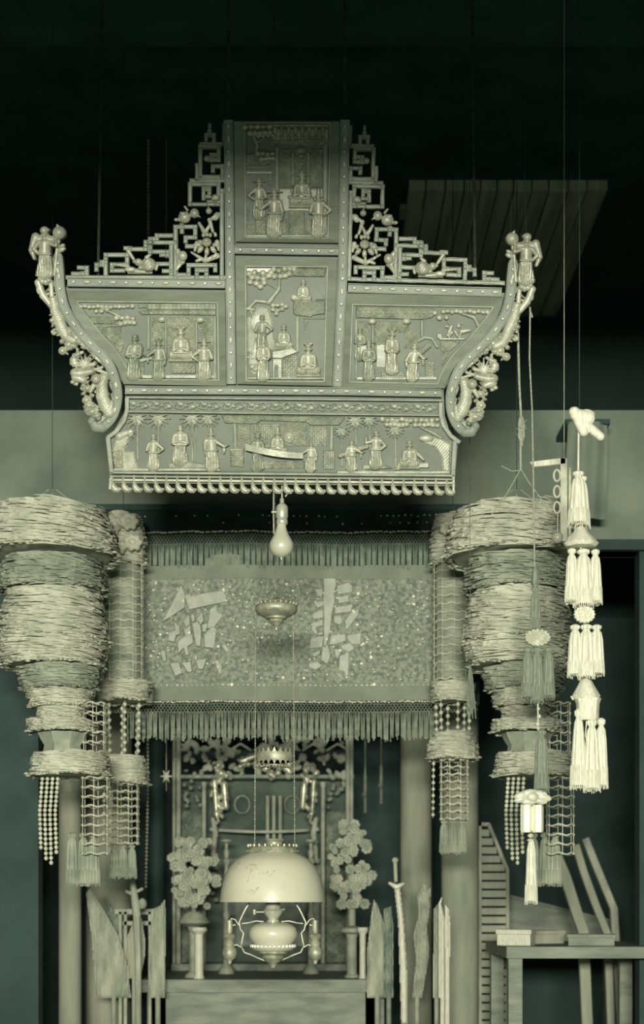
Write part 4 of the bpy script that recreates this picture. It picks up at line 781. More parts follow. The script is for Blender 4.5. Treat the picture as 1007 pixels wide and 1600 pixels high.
def tier(t, cx, v0, v1, r0, r1, mp, n=200, m='paper', w=3.2, ln=18, name='paper_tier', bulge=0, ruff=True):
    prof = [(v0, r0), ((v0+v1)/2, (r0+r1)/2+bulge), (v1, r1)]
    mb = MB(); mb.lathe(cx, 0, [(r0*.5, v0), (r0*.93, v0+1), ((r0+r1)/2*.93+bulge, (v0+v1)/2), (r1*.93, v1-1), (r1*.5, v1)], 28, .04, 9, cx); o = obj(name, mb, m, t, mp)
    mb = MB(); petals(mb, cx, v0, v1, prof, int(n*1.5), ln, w)
    if ruff:
        for k in range(int(r1*.9)):
            a = 2*PI*k/int(r1*.9); rr = r1*random.uniform(.95, 1.1); mb.ball(cx+rr*math.cos(a), v1+random.uniform(-2, 2), rr*math.sin(a), random.uniform(2.5, 6), random.uniform(1.2, 2.4), 6, 4)
    obj('petals', mb, m, o, mp, kind='stuff')
def bead_string(t, pts, mp, m='bead', r=3, gap=9, name='bead_string'):
    mb = MB(); mb.tube(pts, .5, 4)
    for (a, b) in zip(pts, pts[1:]):
        a = np.array(a, float); b = np.array(b, float); L = np.linalg.norm(b-a); n = max(1, int(L/gap))
        for k in range(n): p = a+(b-a)*(k+.5)/n; mb.ball(*p, r, r*1.05, 8, 5)
    return obj(name, mb, m, t, mp, kind='stuff')
def bead_net(t, cx, v0, v1, r, mp, ncol=8, rows=7, br=2.3):
    mb = MB()
    for k in range(ncol):
        a = 2*PI*(k+.5)/ncol; x, h = cx+r*math.cos(a), r*math.sin(a); mb.tube([(x, v0, h), (x, v1, h)], .7, 4)
        for j in range(rows+1): mb.ball(x, v0+(v1-v0)*j/rows, h, br, br, 6, 4)
    for j in range(rows+1):
        v = v0+(v1-v0)*j/rows; mb.tube([(cx+r*math.cos(q), v+(1.5*math.sin(ncol*q)), r*math.sin(q)) for q in np.linspace(0, 2*PI, 33)], 1.3, 5)
    return obj('bead_net', mb, 'bead', t, mp, kind='stuff')
def tassel(t, cx, v0, v1, r0, r1, mp, m='white', ch=0, name='tassel', head=True, kids=None):
    if mp is WT_: r0 *= 1.3; r1 *= 1.3
    mb = MB(); h = v1-v0; prof = [(r0*.35, v0), (r0*.8, v0+h*.03), (r0*.75, v0+h*.08), (r0*.45, v0+h*.11), (r0*.8, v0+h*.17), (r0, v0+h*.3), ((r0+r1)/2, v0+h*.6), (r1, v0+h*.95)] if head else [(r0*.6, v0), (r0, v0+h*.15), ((r0+r1)/2, v0+h*.6), (r1, v0+h*.95)]
    mb.lathe(cx, ch, prof, 40, .09, 10, cx)
    n = int(14+r1)
    for k in range(n):
        a = 2*PI*k/n; mb.tube([(cx+r1*.9*math.cos(a), v0+h*.7, ch+r1*.9*math.sin(a)), (cx+r1*1.02*math.cos(a), v1+random.uniform(-3, 2), ch+r1*1.02*math.sin(a))], [1.2, .8], 4)
    return obj(name, mb, m, t, mp)
WT_ = W(4.5)
def big_lantern(name, label, cx, D, group=None):
    mp = W(D); t = thing(name, label, 'lantern', pt(mp, cx, 1390), group)
    mb = MB(); top = (HZ-800)-(CEZ-CZ)*FPX/D
    for s in (-60, 0, 60): mb.tube([(cx+s, 806, -5), (cx+s*.1, 765, 0)], .8, 5)
    obj('cord', mb, 'rope', t, mp); mb = MB(); mb.tube([(cx, 770, 0), (cx, HZ-(CEZ+.04-CZ)*FPX/D, 0)], .6, 5); obj('hanging_wire', mb, 'dark', t, mp)
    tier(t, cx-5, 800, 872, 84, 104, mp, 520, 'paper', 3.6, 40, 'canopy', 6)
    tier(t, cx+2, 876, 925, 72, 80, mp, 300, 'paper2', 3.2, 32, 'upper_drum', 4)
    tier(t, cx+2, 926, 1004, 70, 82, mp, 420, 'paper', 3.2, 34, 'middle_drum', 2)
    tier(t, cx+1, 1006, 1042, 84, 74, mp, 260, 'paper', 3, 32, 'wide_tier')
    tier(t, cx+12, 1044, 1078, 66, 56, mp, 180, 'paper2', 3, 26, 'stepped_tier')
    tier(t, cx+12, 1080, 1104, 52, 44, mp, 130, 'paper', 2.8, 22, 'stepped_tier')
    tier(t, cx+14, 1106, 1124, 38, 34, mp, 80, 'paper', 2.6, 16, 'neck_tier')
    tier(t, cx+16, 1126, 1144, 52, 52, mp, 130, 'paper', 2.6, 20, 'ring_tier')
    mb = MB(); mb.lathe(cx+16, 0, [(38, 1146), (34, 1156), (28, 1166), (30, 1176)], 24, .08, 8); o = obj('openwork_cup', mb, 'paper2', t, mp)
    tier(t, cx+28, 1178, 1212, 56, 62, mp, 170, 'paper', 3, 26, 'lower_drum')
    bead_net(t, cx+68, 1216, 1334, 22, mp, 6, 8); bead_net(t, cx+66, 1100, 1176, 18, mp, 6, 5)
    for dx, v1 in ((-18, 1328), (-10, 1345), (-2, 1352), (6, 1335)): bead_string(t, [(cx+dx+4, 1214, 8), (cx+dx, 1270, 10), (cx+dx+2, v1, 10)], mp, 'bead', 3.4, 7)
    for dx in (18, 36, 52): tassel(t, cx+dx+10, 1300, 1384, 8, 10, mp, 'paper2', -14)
    return t
big_lantern('paper_lantern', 'large tiered paper lantern with bead nets at right under the carved dragon', 808, 5.55)
big_lantern('paper_lantern', 'large tiered paper lantern at far left, nearest the left wall', 82, 5.55)
def small_lantern(label, cx, D, skirt):
    mp = W(D); t = thing('beaded_lantern', label, 'lantern', pt(mp, cx, 1330))
    mb = MB(); mb.tube([(cx, 806, 0), (cx, HZ-(CEZ+.04-CZ)*FPX/D, 0)], .6, 5); obj('hanging_wire', mb, 'dark', t, mp)
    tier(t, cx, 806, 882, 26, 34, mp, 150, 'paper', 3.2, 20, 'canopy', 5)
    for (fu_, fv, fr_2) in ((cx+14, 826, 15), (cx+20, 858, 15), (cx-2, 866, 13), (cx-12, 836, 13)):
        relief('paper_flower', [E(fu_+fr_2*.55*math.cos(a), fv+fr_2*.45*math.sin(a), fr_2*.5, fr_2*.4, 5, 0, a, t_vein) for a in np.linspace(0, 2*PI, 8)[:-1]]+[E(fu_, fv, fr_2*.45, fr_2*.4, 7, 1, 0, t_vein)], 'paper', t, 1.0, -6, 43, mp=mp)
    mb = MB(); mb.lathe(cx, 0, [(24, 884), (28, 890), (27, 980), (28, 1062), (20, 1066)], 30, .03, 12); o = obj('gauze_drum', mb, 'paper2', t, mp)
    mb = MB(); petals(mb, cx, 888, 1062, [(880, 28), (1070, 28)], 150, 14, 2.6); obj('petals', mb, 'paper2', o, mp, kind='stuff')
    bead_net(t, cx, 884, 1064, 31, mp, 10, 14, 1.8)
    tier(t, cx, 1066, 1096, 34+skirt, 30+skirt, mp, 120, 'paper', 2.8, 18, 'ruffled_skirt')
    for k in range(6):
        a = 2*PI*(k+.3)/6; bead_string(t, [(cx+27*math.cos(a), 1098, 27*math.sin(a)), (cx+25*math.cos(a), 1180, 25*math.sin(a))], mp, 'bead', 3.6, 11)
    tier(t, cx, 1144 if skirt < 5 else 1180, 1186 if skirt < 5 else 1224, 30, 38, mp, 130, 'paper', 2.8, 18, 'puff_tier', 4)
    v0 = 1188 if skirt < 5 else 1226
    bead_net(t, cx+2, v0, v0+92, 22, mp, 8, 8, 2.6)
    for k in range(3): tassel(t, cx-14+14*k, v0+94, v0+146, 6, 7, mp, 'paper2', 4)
    bead_string(t, [(cx-30, v0, 0), (cx-31, v0+90, 0)], mp, 'bead', 3, 10)
small_lantern('slim beaded paper lantern hanging just left of the large right-hand lantern', 708, 6.08, 0)
small_lantern('slim beaded paper lantern with broad skirt at the left end of the banner', 193, 6.08, 12)

# ------------------------------------------------------------------ pendant of tassels and discs hanging in front of the right lantern
TP = W(4.85)
t = thing('tassel_pendant', 'long pendant of grey tassels and pierced discs in front of the right lantern', 'tassel', pt(TP, 830, 1412))
mb = MB(); mb.tube([(829, 480, 0), (828, 560, 0), (832, 640, 0), (834, 740, 0), (836, 890, 0)], 1.3); obj('cord', mb, 'rope', t, TP)
mb = MB(); mb.tube([(829, 480, 0), (820, 300, 0), (818, -290, -10)], .5); obj('hanging_wire', mb, 'dark', t, TP)
mb = MB(); mb.lathe(837, 0, [(2, 886), (5, 892), (6, 905), (7, 912), (4, 916), (6, 920)], 14, .1, 6); obj('knot', mb, 'greytassel', t, TP)
tassel(t, 837, 918, 986, 7, 8, TP, 'greytassel')
def disc(t, cx, cv, rx, ry, mp, m='bead'):
    relief('pierced_disc', [E(cx, cv, rx, ry, 5, 0, 0, t_scroll)]+[E(cx+rx*.9*math.cos(a), cv+ry*.9*math.sin(a), 3, 2.6, 4, 1) for a in np.linspace(0, 2*PI, 17)[:-1]], m, t, .7, 0, 9, double=True, mp=mp)
disc(t, 839, 998, 20, 13, TP)
for cx, v1 in ((824, 1094), (839, 1100), (857, 1092)): mb = MB(); tassel(t, cx, 1012, v1, 7.5, 9.5, TP, 'greytassel', 6)
mb = MB(); mb.tube([(840, 1095, 6), (841, 1150, 4)], 1.2); mb.ball(841, 1108, 5, 3).ball(842, 1120, 5, 4).ball(840, 1132, 5, 4); obj('cord', mb, 'bead', t, TP)
tassel(t, 846, 1140, 1238, 9, 11, TP, 'greytassel', 4)
relief('leaf_rosette', [E(831+18*math.cos(a), 1246+7*math.sin(a), 13, 6, 4, 0, .3*math.cos(a)) for a in np.linspace(0, 2*PI, 8)[:-1]]+[E(831, 1246, 10, 8, 7, 1)], 'bead', t, .8, 0, 8, double=True, mp=TP)
mb = MB(); mb.lathe(822, 6, [(8, 1258), (9, 1262), (9, 1297), (8, 1301)], 6); mb.lathe(840, 6, [(8, 1258), (9, 1262), (9, 1297), (8, 1301)], 6); obj('glass_lantern_body', mb, 'glass', t, TP)
mb = MB(); mb.ball(829, 1306, 4, 5, 4).ball(829, 1313, 4, 6, 3); obj('bead', mb, 'bead', t, TP)
tassel(t, 830, 1314, 1412, 6.5, 9.5, TP, 'white', 4, head=False)

# rope with a frayed knot beside it
RP = W(4.9)
t = thing('rope', 'pale hanging rope tied in a frayed knot beside the carved dragon', 'rope', pt(RP, 816, 840))
mb = MB(); mb.tube([(806, 440, 0), (809, 470, 3), (810, 520, 0), (812, 600, 0), (815, 655, 0), (814, 700, 0), (814, 735, 0)], 1.9, 8); obj('strand', mb, 'rope', t, RP)
mb = MB(); mb.tube([(806, 442, 0), (798, 430, -4), (800, 300, -8), (800, -290, -10)], .5); obj('hanging_wire', mb, 'dark', t, RP)
mb = MB(); mb.lathe(815, 0, [(2, 650), (4, 656), (5.5, 664), (5, 676), (6, 682), (3, 690), (2, 698)], 12, .15, 5)
for k in range(12): a = random.uniform(0, 2*PI); v = random.uniform(654, 684); mb.tube([(815+4*math.cos(a), v, 4*math.sin(a)), (815+9*math.cos(a), v-4, 9*math.sin(a))], .5, 4)
obj('knot', mb, 'rope', t, RP)
mb = MB(); mb.tube([(814, 732, 0), (806, 748, 0), (790, 775, -6), (770, 800, -20)], .8); mb.tube([(814, 732, 0), (826, 752, 0), (845, 775, -6), (862, 796, -20)], .8); mb.tube([(814, 735, 0), (800, 736, 0), (784, 728, 0)], .7); obj('loose_end', mb, 'rope', t, RP)
t = thing('cord_end', 'short frayed rope end dangling below the right corner figure', 'rope', pt(RP, 831, 498))
mb = MB(); mb.tube([(822, 462, 0), (826, 478, 3), (832, 497, 2)], 1.6); mb.tube([(824, 468, 2), (828, 484, 3), (829, 494, 2)], 1.1); mb.tube([(822, 462, 0), (818, 455, -6)], 1.6); obj('strand', mb, 'rope', t, RP)

# small dark tassel
DT = W(5.1)
t = thing('dark_tassel', 'small dark tassel of thin cords beside the right end of the banner', 'tassel', pt(DT, 740, 1126))
mb = MB(); mb.tube([(735, 1030, 0), (735, -180, -10)], .4); mb.ball(735, 1034, 0, 4, 5); obj('cord', mb, 'bronze', t, DT)
mb = MB()
for k in range(16):
    a = 2*PI*k/16; r = random.uniform(2, 8); mb.tube([(735, 1036, 0), (736+r*.5*math.cos(a), 1060, r*.5*math.sin(a)), (738+r*math.cos(a), random.uniform(1100, 1128), r*math.sin(a))], .8, 4)
obj('strands', mb, 'greytassel', t, DT, kind='stuff')

# ------------------------------------------------------------------ white tassel string at the right
WT = WT_
t = thing('white_tassel_string', 'bright white string of silk tassels and bell caps at the far right', 'tassel', pt(WT, 920, 1240))
mb = MB(); mb.tube([(905, 655, 0), (904, 760, 0), (908, 830, 0)], 1.6); mb.tube([(908, 850, 0), (912, 950, 0), (918, 1075, 0), (920, 1130, 0)], 1.5); obj('cord', mb, 'white', t, WT)
mb = MB(); mb.tube([(906, 645, 0), (908, -480, -10)], .5); obj('hanging_wire', mb, 'dark', t, WT)
relief('cloth_knot', [E(897, 645, 9, 8, 8, 0), C(900, 650, 10, 918, 655, 12, 9, 0), C(905, 660, 9, 912, 676, 8, 8, 0), C(914, 664, 8, 938, 684, 7, 8, 0), E(918, 648, 12, 7, 6, 0, .2)], 'white', t, .9, 0, 4, double=True, mp=WT)
tassel(t, 904, 736, 822, 8, 12, WT, 'white', 0); tassel(t, 912, 742, 824, 6, 9, WT, 'white', -6)
for (cx, cv, rx) in ((908, 842, 27), (916, 1080, 22)):
    mb = MB(); mb.lathe(cx, 0, [(3, cv-20), (9, cv-16), (13, cv-8), (rx*.8, cv), (rx, cv+8), (rx*.85, cv+13), (rx*.3, cv+14)], 28, .05, 7); obj('bell_cap', mb, 'white', t, WT)
tassel(t, 893, 858, 944, 6, 8, WT, 'white', 6); tassel(t, 912, 858, 950, 9, 12, WT, 'white', 2); tassel(t, 931, 858, 944, 6, 8, WT, 'white', 0)
disc(t, 912, 962, 16, 13, WT, 'white')
tassel(t, 899, 976, 1058, 7, 9, WT, 'white', 2); tassel(t, 916, 976, 1062, 8, 10, WT, 'white', 4); tassel(t, 933, 976, 1056, 7, 9, WT, 'white', 0)
mb = MB(); mb.lathe(919, 0, [(21, 1092), (18, 1100), (17, 1122), (15, 1126)], 20, .04, 8); mb.tube([(897, 1092, 0), (892, 1088, 2)], [3, .6]); obj('bell_skirt', mb, 'white', t, WT)
tassel(t, 904, 1108, 1234, 6, 10, WT, 'white', 4); tassel(t, 924, 1124, 1238, 7, 10, WT, 'white', 8); tassel(t, 940, 1122, 1232, 6, 8, WT, 'white', 0)
mb = MB(); mb.tube([(915, 1128, 12), (913, 1150, 14), (918, 1172, 14), (921, 1182, 14), (918, 1184, 14), (916, 1172, 14)], .9); obj('loop', mb, 'white', t, WT)
# white bracket with rings, and a draped cloth behind the string
BR = W(5.1)
t = thing('white_bracket', 'white wooden hanging bracket with a cross arm and linked rings, at right', 'bracket', pt(BR, 870, 862))
mb = MB(); mb.prism([(828, 722), (884, 715), (884, 725), (834, 730)], -4, 2, .8); obj('arm', mb, 'white', t, BR)
mb = MB(); mb.box(876, 887, 716, 846, -3, 2, .8); mb.box(889, 893, 730, 846, -3, 1, .5); mb.tube([(882, 718, 0), (884, -250, -10)], .5); obj('post', mb, 'bead', t, BR)
mb = MB()
for cv in (743, 768, 793): mb.tube([(871+5*math.cos(a), cv+9*math.sin(a), 0) for a in np.linspace(0, 2*PI, 15)], 1.8, 6, cap=False)
mb.ball(872, 840, 0, 9, 9, 12, 8); mb.tube([(872, 803, 0), (872, 832, 0)], 1); obj('ring_chain', mb, 'bead', t, BR)
CD = W(6.25)
o = MB(); o.sheet(lambda a, b: (888+62*a-8*b*(1-a), 660+150*b, 5*math.sin(a*11+b)+3*math.sin(b*5)), 24, 12, 2)
ob = thing('draped_cloth', 'x', 'cloth', pt(CD, 915, 810)); obj('cloth', o, 'plaster', ob, CD); o = MB(); o.box(884, 954, 655, 663, -94, 2, 1); obj('batten', o, 'dark', ob, CD); tag(ob, 'pale cloth draped behind the white tassel string at far right', 'cloth')

# ------------------------------------------------------------------ shrine bay: table, shrine, vases, pillars, processional arms
ADt = 1.10
def world_box(t, name, x0, x1, y0, y1, z0, z1, m, rot=0):
    return sbox(name, x0, x1, y0, y1, z0, z1, m, t, kind=None)
t = thing('altar_table', 'long wooden altar table carrying the shrine and the flower vases', 'table', (X(415, 7.3), 7.3, 0))
x0, x1 = X(232, 7.3), X(606, 7.3)
world_box(t, 'table_top', x0, x1, 6.95, 8.3, ADt-.06, ADt, 'tablew'); world_box(t, 'apron', x0+.03, x1-.03, 7.0, 7.04, ADt-.24, ADt-.06, 'tablew')
for xx in (x0+.05, x1-.12):
    for yy in (7.0, 8.2): world_box(t, 'leg', xx, xx+.07, yy, yy+.07, 0, ADt-.06, 'tablew')
SM = W(7.75); sc_ = 7.75/FPX; tv = HZ-(ADt-CZ)/sc_      # table level in picture units at the shrine
t = thing('altar_shrine', 'gilt carved altar shrine with columns and openwork cresting on the altar table', 'shrine', pt(SM, 413, tv))
for u, r, v0, v1 in ((279, 4, 1150, tv), (319, 3.4, 1222, tv), (505, 3.6, 1222, tv), (544, 4, 1150, tv), (272, 2.5, 1150, tv), (550, 2.5, 1150, tv)):
    mb = MB(); mb.lathe(u, 0, [(r*1.3, v0), (r*1.3, v0+6), (r, v0+8), (r, v1-10), (r*1.4, v1-8), (r*1.4, v1)], 14); obj('column', mb, 'shrinelight', t, SM)
mb = MB(); mb.box(270, 552, 1215, tv, -66, -60); obj('back_panel', mb, 'baypanel', t, SM)
mb = MB(); mb.box(268, 554, 1138, 1148, -40, 4, 1.5); mb.box(268, 554, 1210, 1216, -40, -2, 1); obj('lintel', mb, 'shrine', t, SM)
mb = MB(); mb.box(268, 556, tv-12, tv, -62, 8, 2); obj('plinth', mb, 'shrine', t, SM)
cp = []
for k in range(120):
    u = random.uniform(276, 548); v = random.uniform(1152, 1214); r = random.uniform(4, 9); cp += [E(u, v, r, r*.7, 5, 0, random.uniform(0, 3), t_vein)]
    if k % 3 == 0: cp += [E(u, v, r*.5, r*.4, 3, 5)]
for k in range(7):
    u = 300+k*38; cp += [C(u-16, 1172, 2.5, u, 1162, 2.5, 4, 2), C(u, 1162, 2.5, u+16, 1172, 2.5, 4, 2)]
relief('openwork_cresting', cp, 'shrinelight', t, 1.1, -3, -4, mp=SM)
for cx, sg in ((345, 1), (482, -1)):
    gp = [E(cx+sg*random.uniform(-14, 10), v, random.uniform(4, 7), random.uniform(3, 7), 6, 0, random.uniform(0, 3)) for v in np.linspace(1196, 1276, 20)]+[C(cx-sg*9, 1222, 5, cx-sg*6, 1268, 4, 6, 1), C(cx+sg*6, 1226, 6, cx+sg*9, 1262, 5, 7, 1), C(cx-sg*8, 1268, 3, cx-sg*2, 1285, 2, 5, 1)]
    relief('gilt_dragon', gp, 'gilt', t, 1.0, -2, 6, double=True, mp=SM)
    gp = [C(cx-sg*12, 1280, 4, cx-sg*8, 1300, 5, 5, 0), C(cx-sg*8, 1300, 5, cx-sg*12, 1340, 4, 5, 0)]+[E(cx-sg*(10+3*math.sin(v)), v, 5, 4, 5, 1) for v in range(1286, 1410, 10)]
    relief('scroll_bracket', gp, 'shrinelight', t, 1.0, -2, 2, double=True, mp=SM)
gp = []
for k in range(26): u = random.uniform(372, 462); v = 1184+random.uniform(0, 34)*(1-abs(u-416)/120); gp += [E(u, v, random.uniform(4, 8), random.uniform(3, 6), 6, 0, random.uniform(-.5, .5))]
gp += [C(378, 1190, 5, 400, 1182, 5, 6, 0), C(400, 1182, 5, 432, 1182, 5, 6, 0), C(432, 1182, 5, 460, 1192, 5, 6, 0)]
relief('gilt_canopy', gp, 'gilt', t, 1.0, -2, 8, double=True, mp=SM)
for u in (376, 456):
    mb = MB(); mb.tube([(u+12*math.cos(a), 1254+14*math.sin(a), -50) for a in np.linspace(0, 2*PI, 25)], 2.2, 6, cap=False); obj('ring_ornament', mb, 'shrine', t, SM)
for u in (417.5, 427.5, 437.5):
    mb = MB(); mb.lathe(u, -20, [(3, 1242), (3.4, 1244), (3.2, 1300), (3.2, 1346)], 10); obj('spirit_rod', mb, 'shrinelight', t, SM)
mb = MB(); mb.sheet(lambda a, b: (342+140*a, 1295+3*math.sin(PI*a)+4*b, -4+12*math.sin(PI*a)), 20, 1, 26); obj('shelf', mb, 'shrinelight', t, SM)
for x0_, x1_ in ((284, 316), (509, 541)):
    cp = [R(x0_, 1266, x1_, tv-12, 2, 0, 2, t_scroll)]+[E(random.uniform(x0_+4, x1_-4), random.uniform(1270, tv-18), random.uniform(3, 6), random.uniform(3, 5), 4, 1) for k in range(30)]+[E(random.uniform(x0_+2, x1_-2), random.uniform(1220, 1262), 4, 4, 4, 1) for k in range(12)]
    relief('carved_side_panel', cp, 'shrine', t, 1.1, -2, -6, mp=SM)
mb = MB(); mb.box(346, 504, 1340, 1480, -58, -52); obj('inner_cloth', mb, 'shrine', t, SM)
# deity figure hinted behind the lamp shade is not shown; candlesticks are
SC2 = W(7.5); sv = HZ-(ADt-CZ)*FPX/7.5
for u, lb in ((354, 'turned brass candlestick on the altar just left of the lamp shade'), (486, 'turned brass candlestick on the altar just right of the lamp shade')):
    mb = MB(); mb.lathe(u, 0, [(9, 1312), (9, 1315), (3, 1318), (2.5, 1326), (5, 1332), (3, 1340), (7, 1344), (6, 1348), (3, 1352), (3, 1420), (6, 1430), (3, 1440), (5, sv-16), (12, sv-6), (13, sv)], 14)
    o = obj('candlestick', mb, 'shrinelight', None, SC2, origin=pt(SC2, u, sv)); tag(o, lb, 'candlestick')
# flower bouquets in vases on pedestals
def bouquet(label, cu, v0, v1, w, D, vase):
    mp = W(D); zv = HZ-(ADt-CZ)*FPX/D; t = thing('flower_vase', label, 'vase', pt(mp, cu, zv))
    mb = MB(); mb.lathe(cu, 0, vase(zv), 20); obj('vase', mb, 'shrinelight', t, mp)
    mb = MB(); mb.tube([(cu, v1+30, 0), (cu, (v0+v1)/2, 0)], 4, 8); obj('stem', mb, 'shrine', t, mp)
    for k in range(84):
        q = random.random(); v = v0+(v1-v0)*q; hw = w*math.sin(PI*min(1, .18+.82*q*.8))*.5+4; a = random.uniform(0, PI); x = cu+hw*math.cos(a)*random.uniform(.4, 1); h = hw*.8*math.sin(a); r = random.uniform(5, 9.5)
        mb = MB(); np_ = 7
        for j in range(np_):
            b = 2*PI*j/np_; mb.ball(x+r*.6*math.cos(b), v+r*.6*math.sin(b), h, r*.42, r*.42, 6, 4, rh=r*.25)
        mb.ball(x, v, h+r*.25, r*.4, r*.4, 6, 4, rh=r*.3); obj('flower', mb, 'flower', t, mp)
bouquet('tall paper flower bouquet in a jar left of the oil lamp', 303, 1312, 1416, 76, 7.15, lambda z: [(8, 1424), (16, 1428), (22, 1436), (26, 1442), (10, 1448), (7, 1456), (7, z-10), (14, z-4), (15, z)])
bouquet('tall paper flower bouquet on a slim stand right of the oil lamp', 550, 1288, 1414, 70, 7.15, lambda z: [(6, 1414), (6, 1446), (18, 1450), (19, 1456), (10, 1460), (8, 1466), (8, z-6), (12, z-2), (12, z)])
mp = W(7.05); zv = HZ-(ADt-CZ)*FPX/7.05
for u, r, lb in ((311, 7, 'white candle on a flared base beside the left flower jar'), (567, 5, 'short white candle right of the right flower stand')):
    mb = MB(); mb.lathe(u, 0, [(r*1.7, 1449), (r*1.9, 1454), (r, 1460), (r, zv-6), (r*1.3, zv)], 18); o = obj('altar_candle', mb, 'white', None, mp, origin=pt(mp, u, zv)); tag(o, lb, 'candle')
# pillars (to the floor and up to the partition)
def pillar(label, u0, u1, D, cap=False, m='pillar', boardlike=False, vtop=862):
    s = D/FPX; t = thing('pillar', label, 'pillar', (X((u0+u1)/2, D), D, 0)); r = (u1-u0)/2*s; x = X((u0+u1)/2, D); top = Z(862, 6.5) if vtop == 862 else Z(vtop, D)
    mb = MB(); n = 28; V = []; prof = [(r*1.25, 0), (r*1.25, .12), (r, .16), (r, top)]
    for rr, z in prof:
        for k in range(n): a = 2*PI*k/n; V.append((x+rr*math.cos(a), D+rr*math.sin(a)*(.25 if boardlike else 1), z))
    F = [(q*n+k, q*n+(k+1) % n, (q+1)*n+(k+1) % n, (q+1)*n+k) for q in range(3) for k in range(n)]+[tuple(range(3*n, 4*n))]
    mb.add(V, F); obj('shaft', mb, m, t, WM)
    if cap: mb = MB(); mb.lathe((u0+u1)/2, 0, [((u1-u0)/2*1.02, 1212), ((u1-u0)/2*1.12, 1216), ((u1-u0)/2*1.12, 1236), ((u1-u0)/2, 1240)], 24); obj('band', mb, 'board2', t, W(D))
pillar('narrow round pillar with a pale band at the far left edge', 92, 127, 7.1, True)
pillar('broad pale pillar behind the left beaded lantern', 134, 206, 7.6)
pillar('dark narrow pillar left of the altar shrine', 232, 258, 8.3, m='dark')
pillar('pale pillar between the sword and the right lanterns', 626, 675, 7.7)
pillar('broad pillar under the slim right-hand lantern', 690, 748, 7.2)
# garland
mp = W(7.2); t = thing('bead_garland', 'thin beaded garland hanging left of the altar shrine', 'garland', pt(mp, 229, 1388)); bead_string(t, [(232, 217, 0), (231, 1250, 0), (228, 1388, 0)], mp, 'shrinelight', 2.4, 6)
t = thing('hanging_charm', 'small star-shaped charm on a cord left of the shrine', 'charm', pt(mp, 260, 1238))
mb = MB(); mb.tube([(260, 217, 0), (260, 1236, 0)], .7); obj('cord', mb, 'rope', t, mp)
relief('charm', [E(260, 1213, 5, 6, 4, 0)]+[C(260, 1213, 3, 260+9*math.cos(a), 1213+10*math.sin(a), 1.2, 3, 0) for a in np.linspace(0, 2*PI, 7)[:-1]], 'bead', t, .8, 0, 0, double=True, mp=mp)
# hanging scroll lamps in the dark bay at right of the shrine
mp = W(8.0)
for u, v1, lb in ((571, 1270, 'thin dark hanging strip nearest the right side of the shrine'), (596, 1256, 'thin hanging cord with a round weight in the dark bay')):
    t = thing('hanging_strip', lb, 'ornament', pt(mp, u, v1)); mb = MB(); mb.tube([(u, 350, 0), (u, v1, 0)], 1.5 if u < 580 else 1); obj('cord', mb, 'shrine', t, mp)
    mb = MB(); mb.ball(u-1, v1-28, 0, 4.5, 5); mb.lathe(u, 0, [(2, v1-60), (2.6, v1-58), (2.2, v1)], 8); obj('weight', mb, 'shrine', t, mp)
# ------------- processional arms in a rack; stand = rack board on floor
def leaf_board(label, pts, D, h=4, m='board2', name='processional_board', ridge=True, foot=None):
    mp = W(D); zv = HZ-(0-CZ)*FPX/D; cx = sum(p[0] for p in pts)/len(pts); low = max(pts, key=lambda p: p[1]); lows = [p for p in pts if p[1] > low[1]-14]; bx = sum(p[0] for p in lows)/len(lows)
    t = thing(name, label, 'ceremonial staff', pt(mp, foot or bx, zv))
    relief('head', [G(pts, h, 0, 5, t_fold if ridge else None)], m, t, 1.0, 0, 0, double=True, mp=mp)
    mb = MB(); mb.tube([(bx, low[1]-20, 0), (foot or bx, zv, 0)], 4, 8); obj('staff', mb, m, t, mp)
D0 = 6.75
leaf_board('long pale leaf-shaped board leaning left of the dragon-headed staff', [(134, 1395), (141, 1386), (165, 1425), (185, 1460), (198, 1500), (206, 1560), (150, 1560), (144, 1470)], 6.85)
leaf_board('spiked dark fan-shaped board behind the leaning leaf board', [(166, 1428), (163, 1410), (169, 1424), (172, 1409), (178, 1424), (176, 1414), (186, 1428), (194, 1450), (196, 1490), (180, 1470)], 6.95, m='shrine')
leaf_board('fluted pale pointed board right of the dragon-headed staff', [(238, 1420), (250, 1415), (258, 1404), (260, 1430), (258, 1560), (236, 1560), (232, 1470)], 6.8)
leaf_board('broad pale bulging blade below the dragon-headed staff', [(196, 1470), (204, 1450), (210, 1430), (222, 1434), (228, 1470), (228, 1490), (220, 1530), (200, 1530)], 6.7, m='pillar')
mp = W(6.6); zv = HZ+CZ*FPX/6.6
t = thing('dragon_staff', 'pale dragon-headed ceremonial staff at lower left', 'ceremonial staff', pt(mp, 212, zv))
relief('finial', [E(204, 1356, 5, 6, 5, 0), C(205, 1362, 4, 208, 1382, 4.5, 6, 0), C(208, 1382, 5, 210, 1398, 6, 6, 0), C(198, 1393, 3, 210, 1398, 4, 5, 0), C(212, 1394, 3, 222, 1389, 3, 4, 0), E(223, 1412, 7, 9, 7, 1), C(210, 1398, 6, 214, 1430, 7, 6, 0), C(207, 1350, 2, 202, 1344, 1.2, 3, 0)], 'board2', t, .9, 0, 0, double=True, mp=mp)
mb = MB(); mb.tube([(213, 1420, 0), (216, 1500, 0), (217, zv, 0)], [6, 5, 4], 8); obj('staff', mb, 'board2', t, mp)
mp = W(6.9); zv = HZ+CZ*FPX/6.9
t = thing('weapon_rack', 'low pale rack with square openings holding the staffs at lower left', 'rack', pt(mp, 212, zv))
for a in ((180, 246, 1420, 1429), (192, 246, 1439, 1446)): mb = MB(); mb.box(*a, -4, 4, 1); obj('rail', mb, 'board2', t, mp)
for u in (186, 194, 232, 243): mb = MB(); mb.box(u, u+5, 1424, zv, -4, 4, .8); obj('post', mb, 'board2', t, mp)
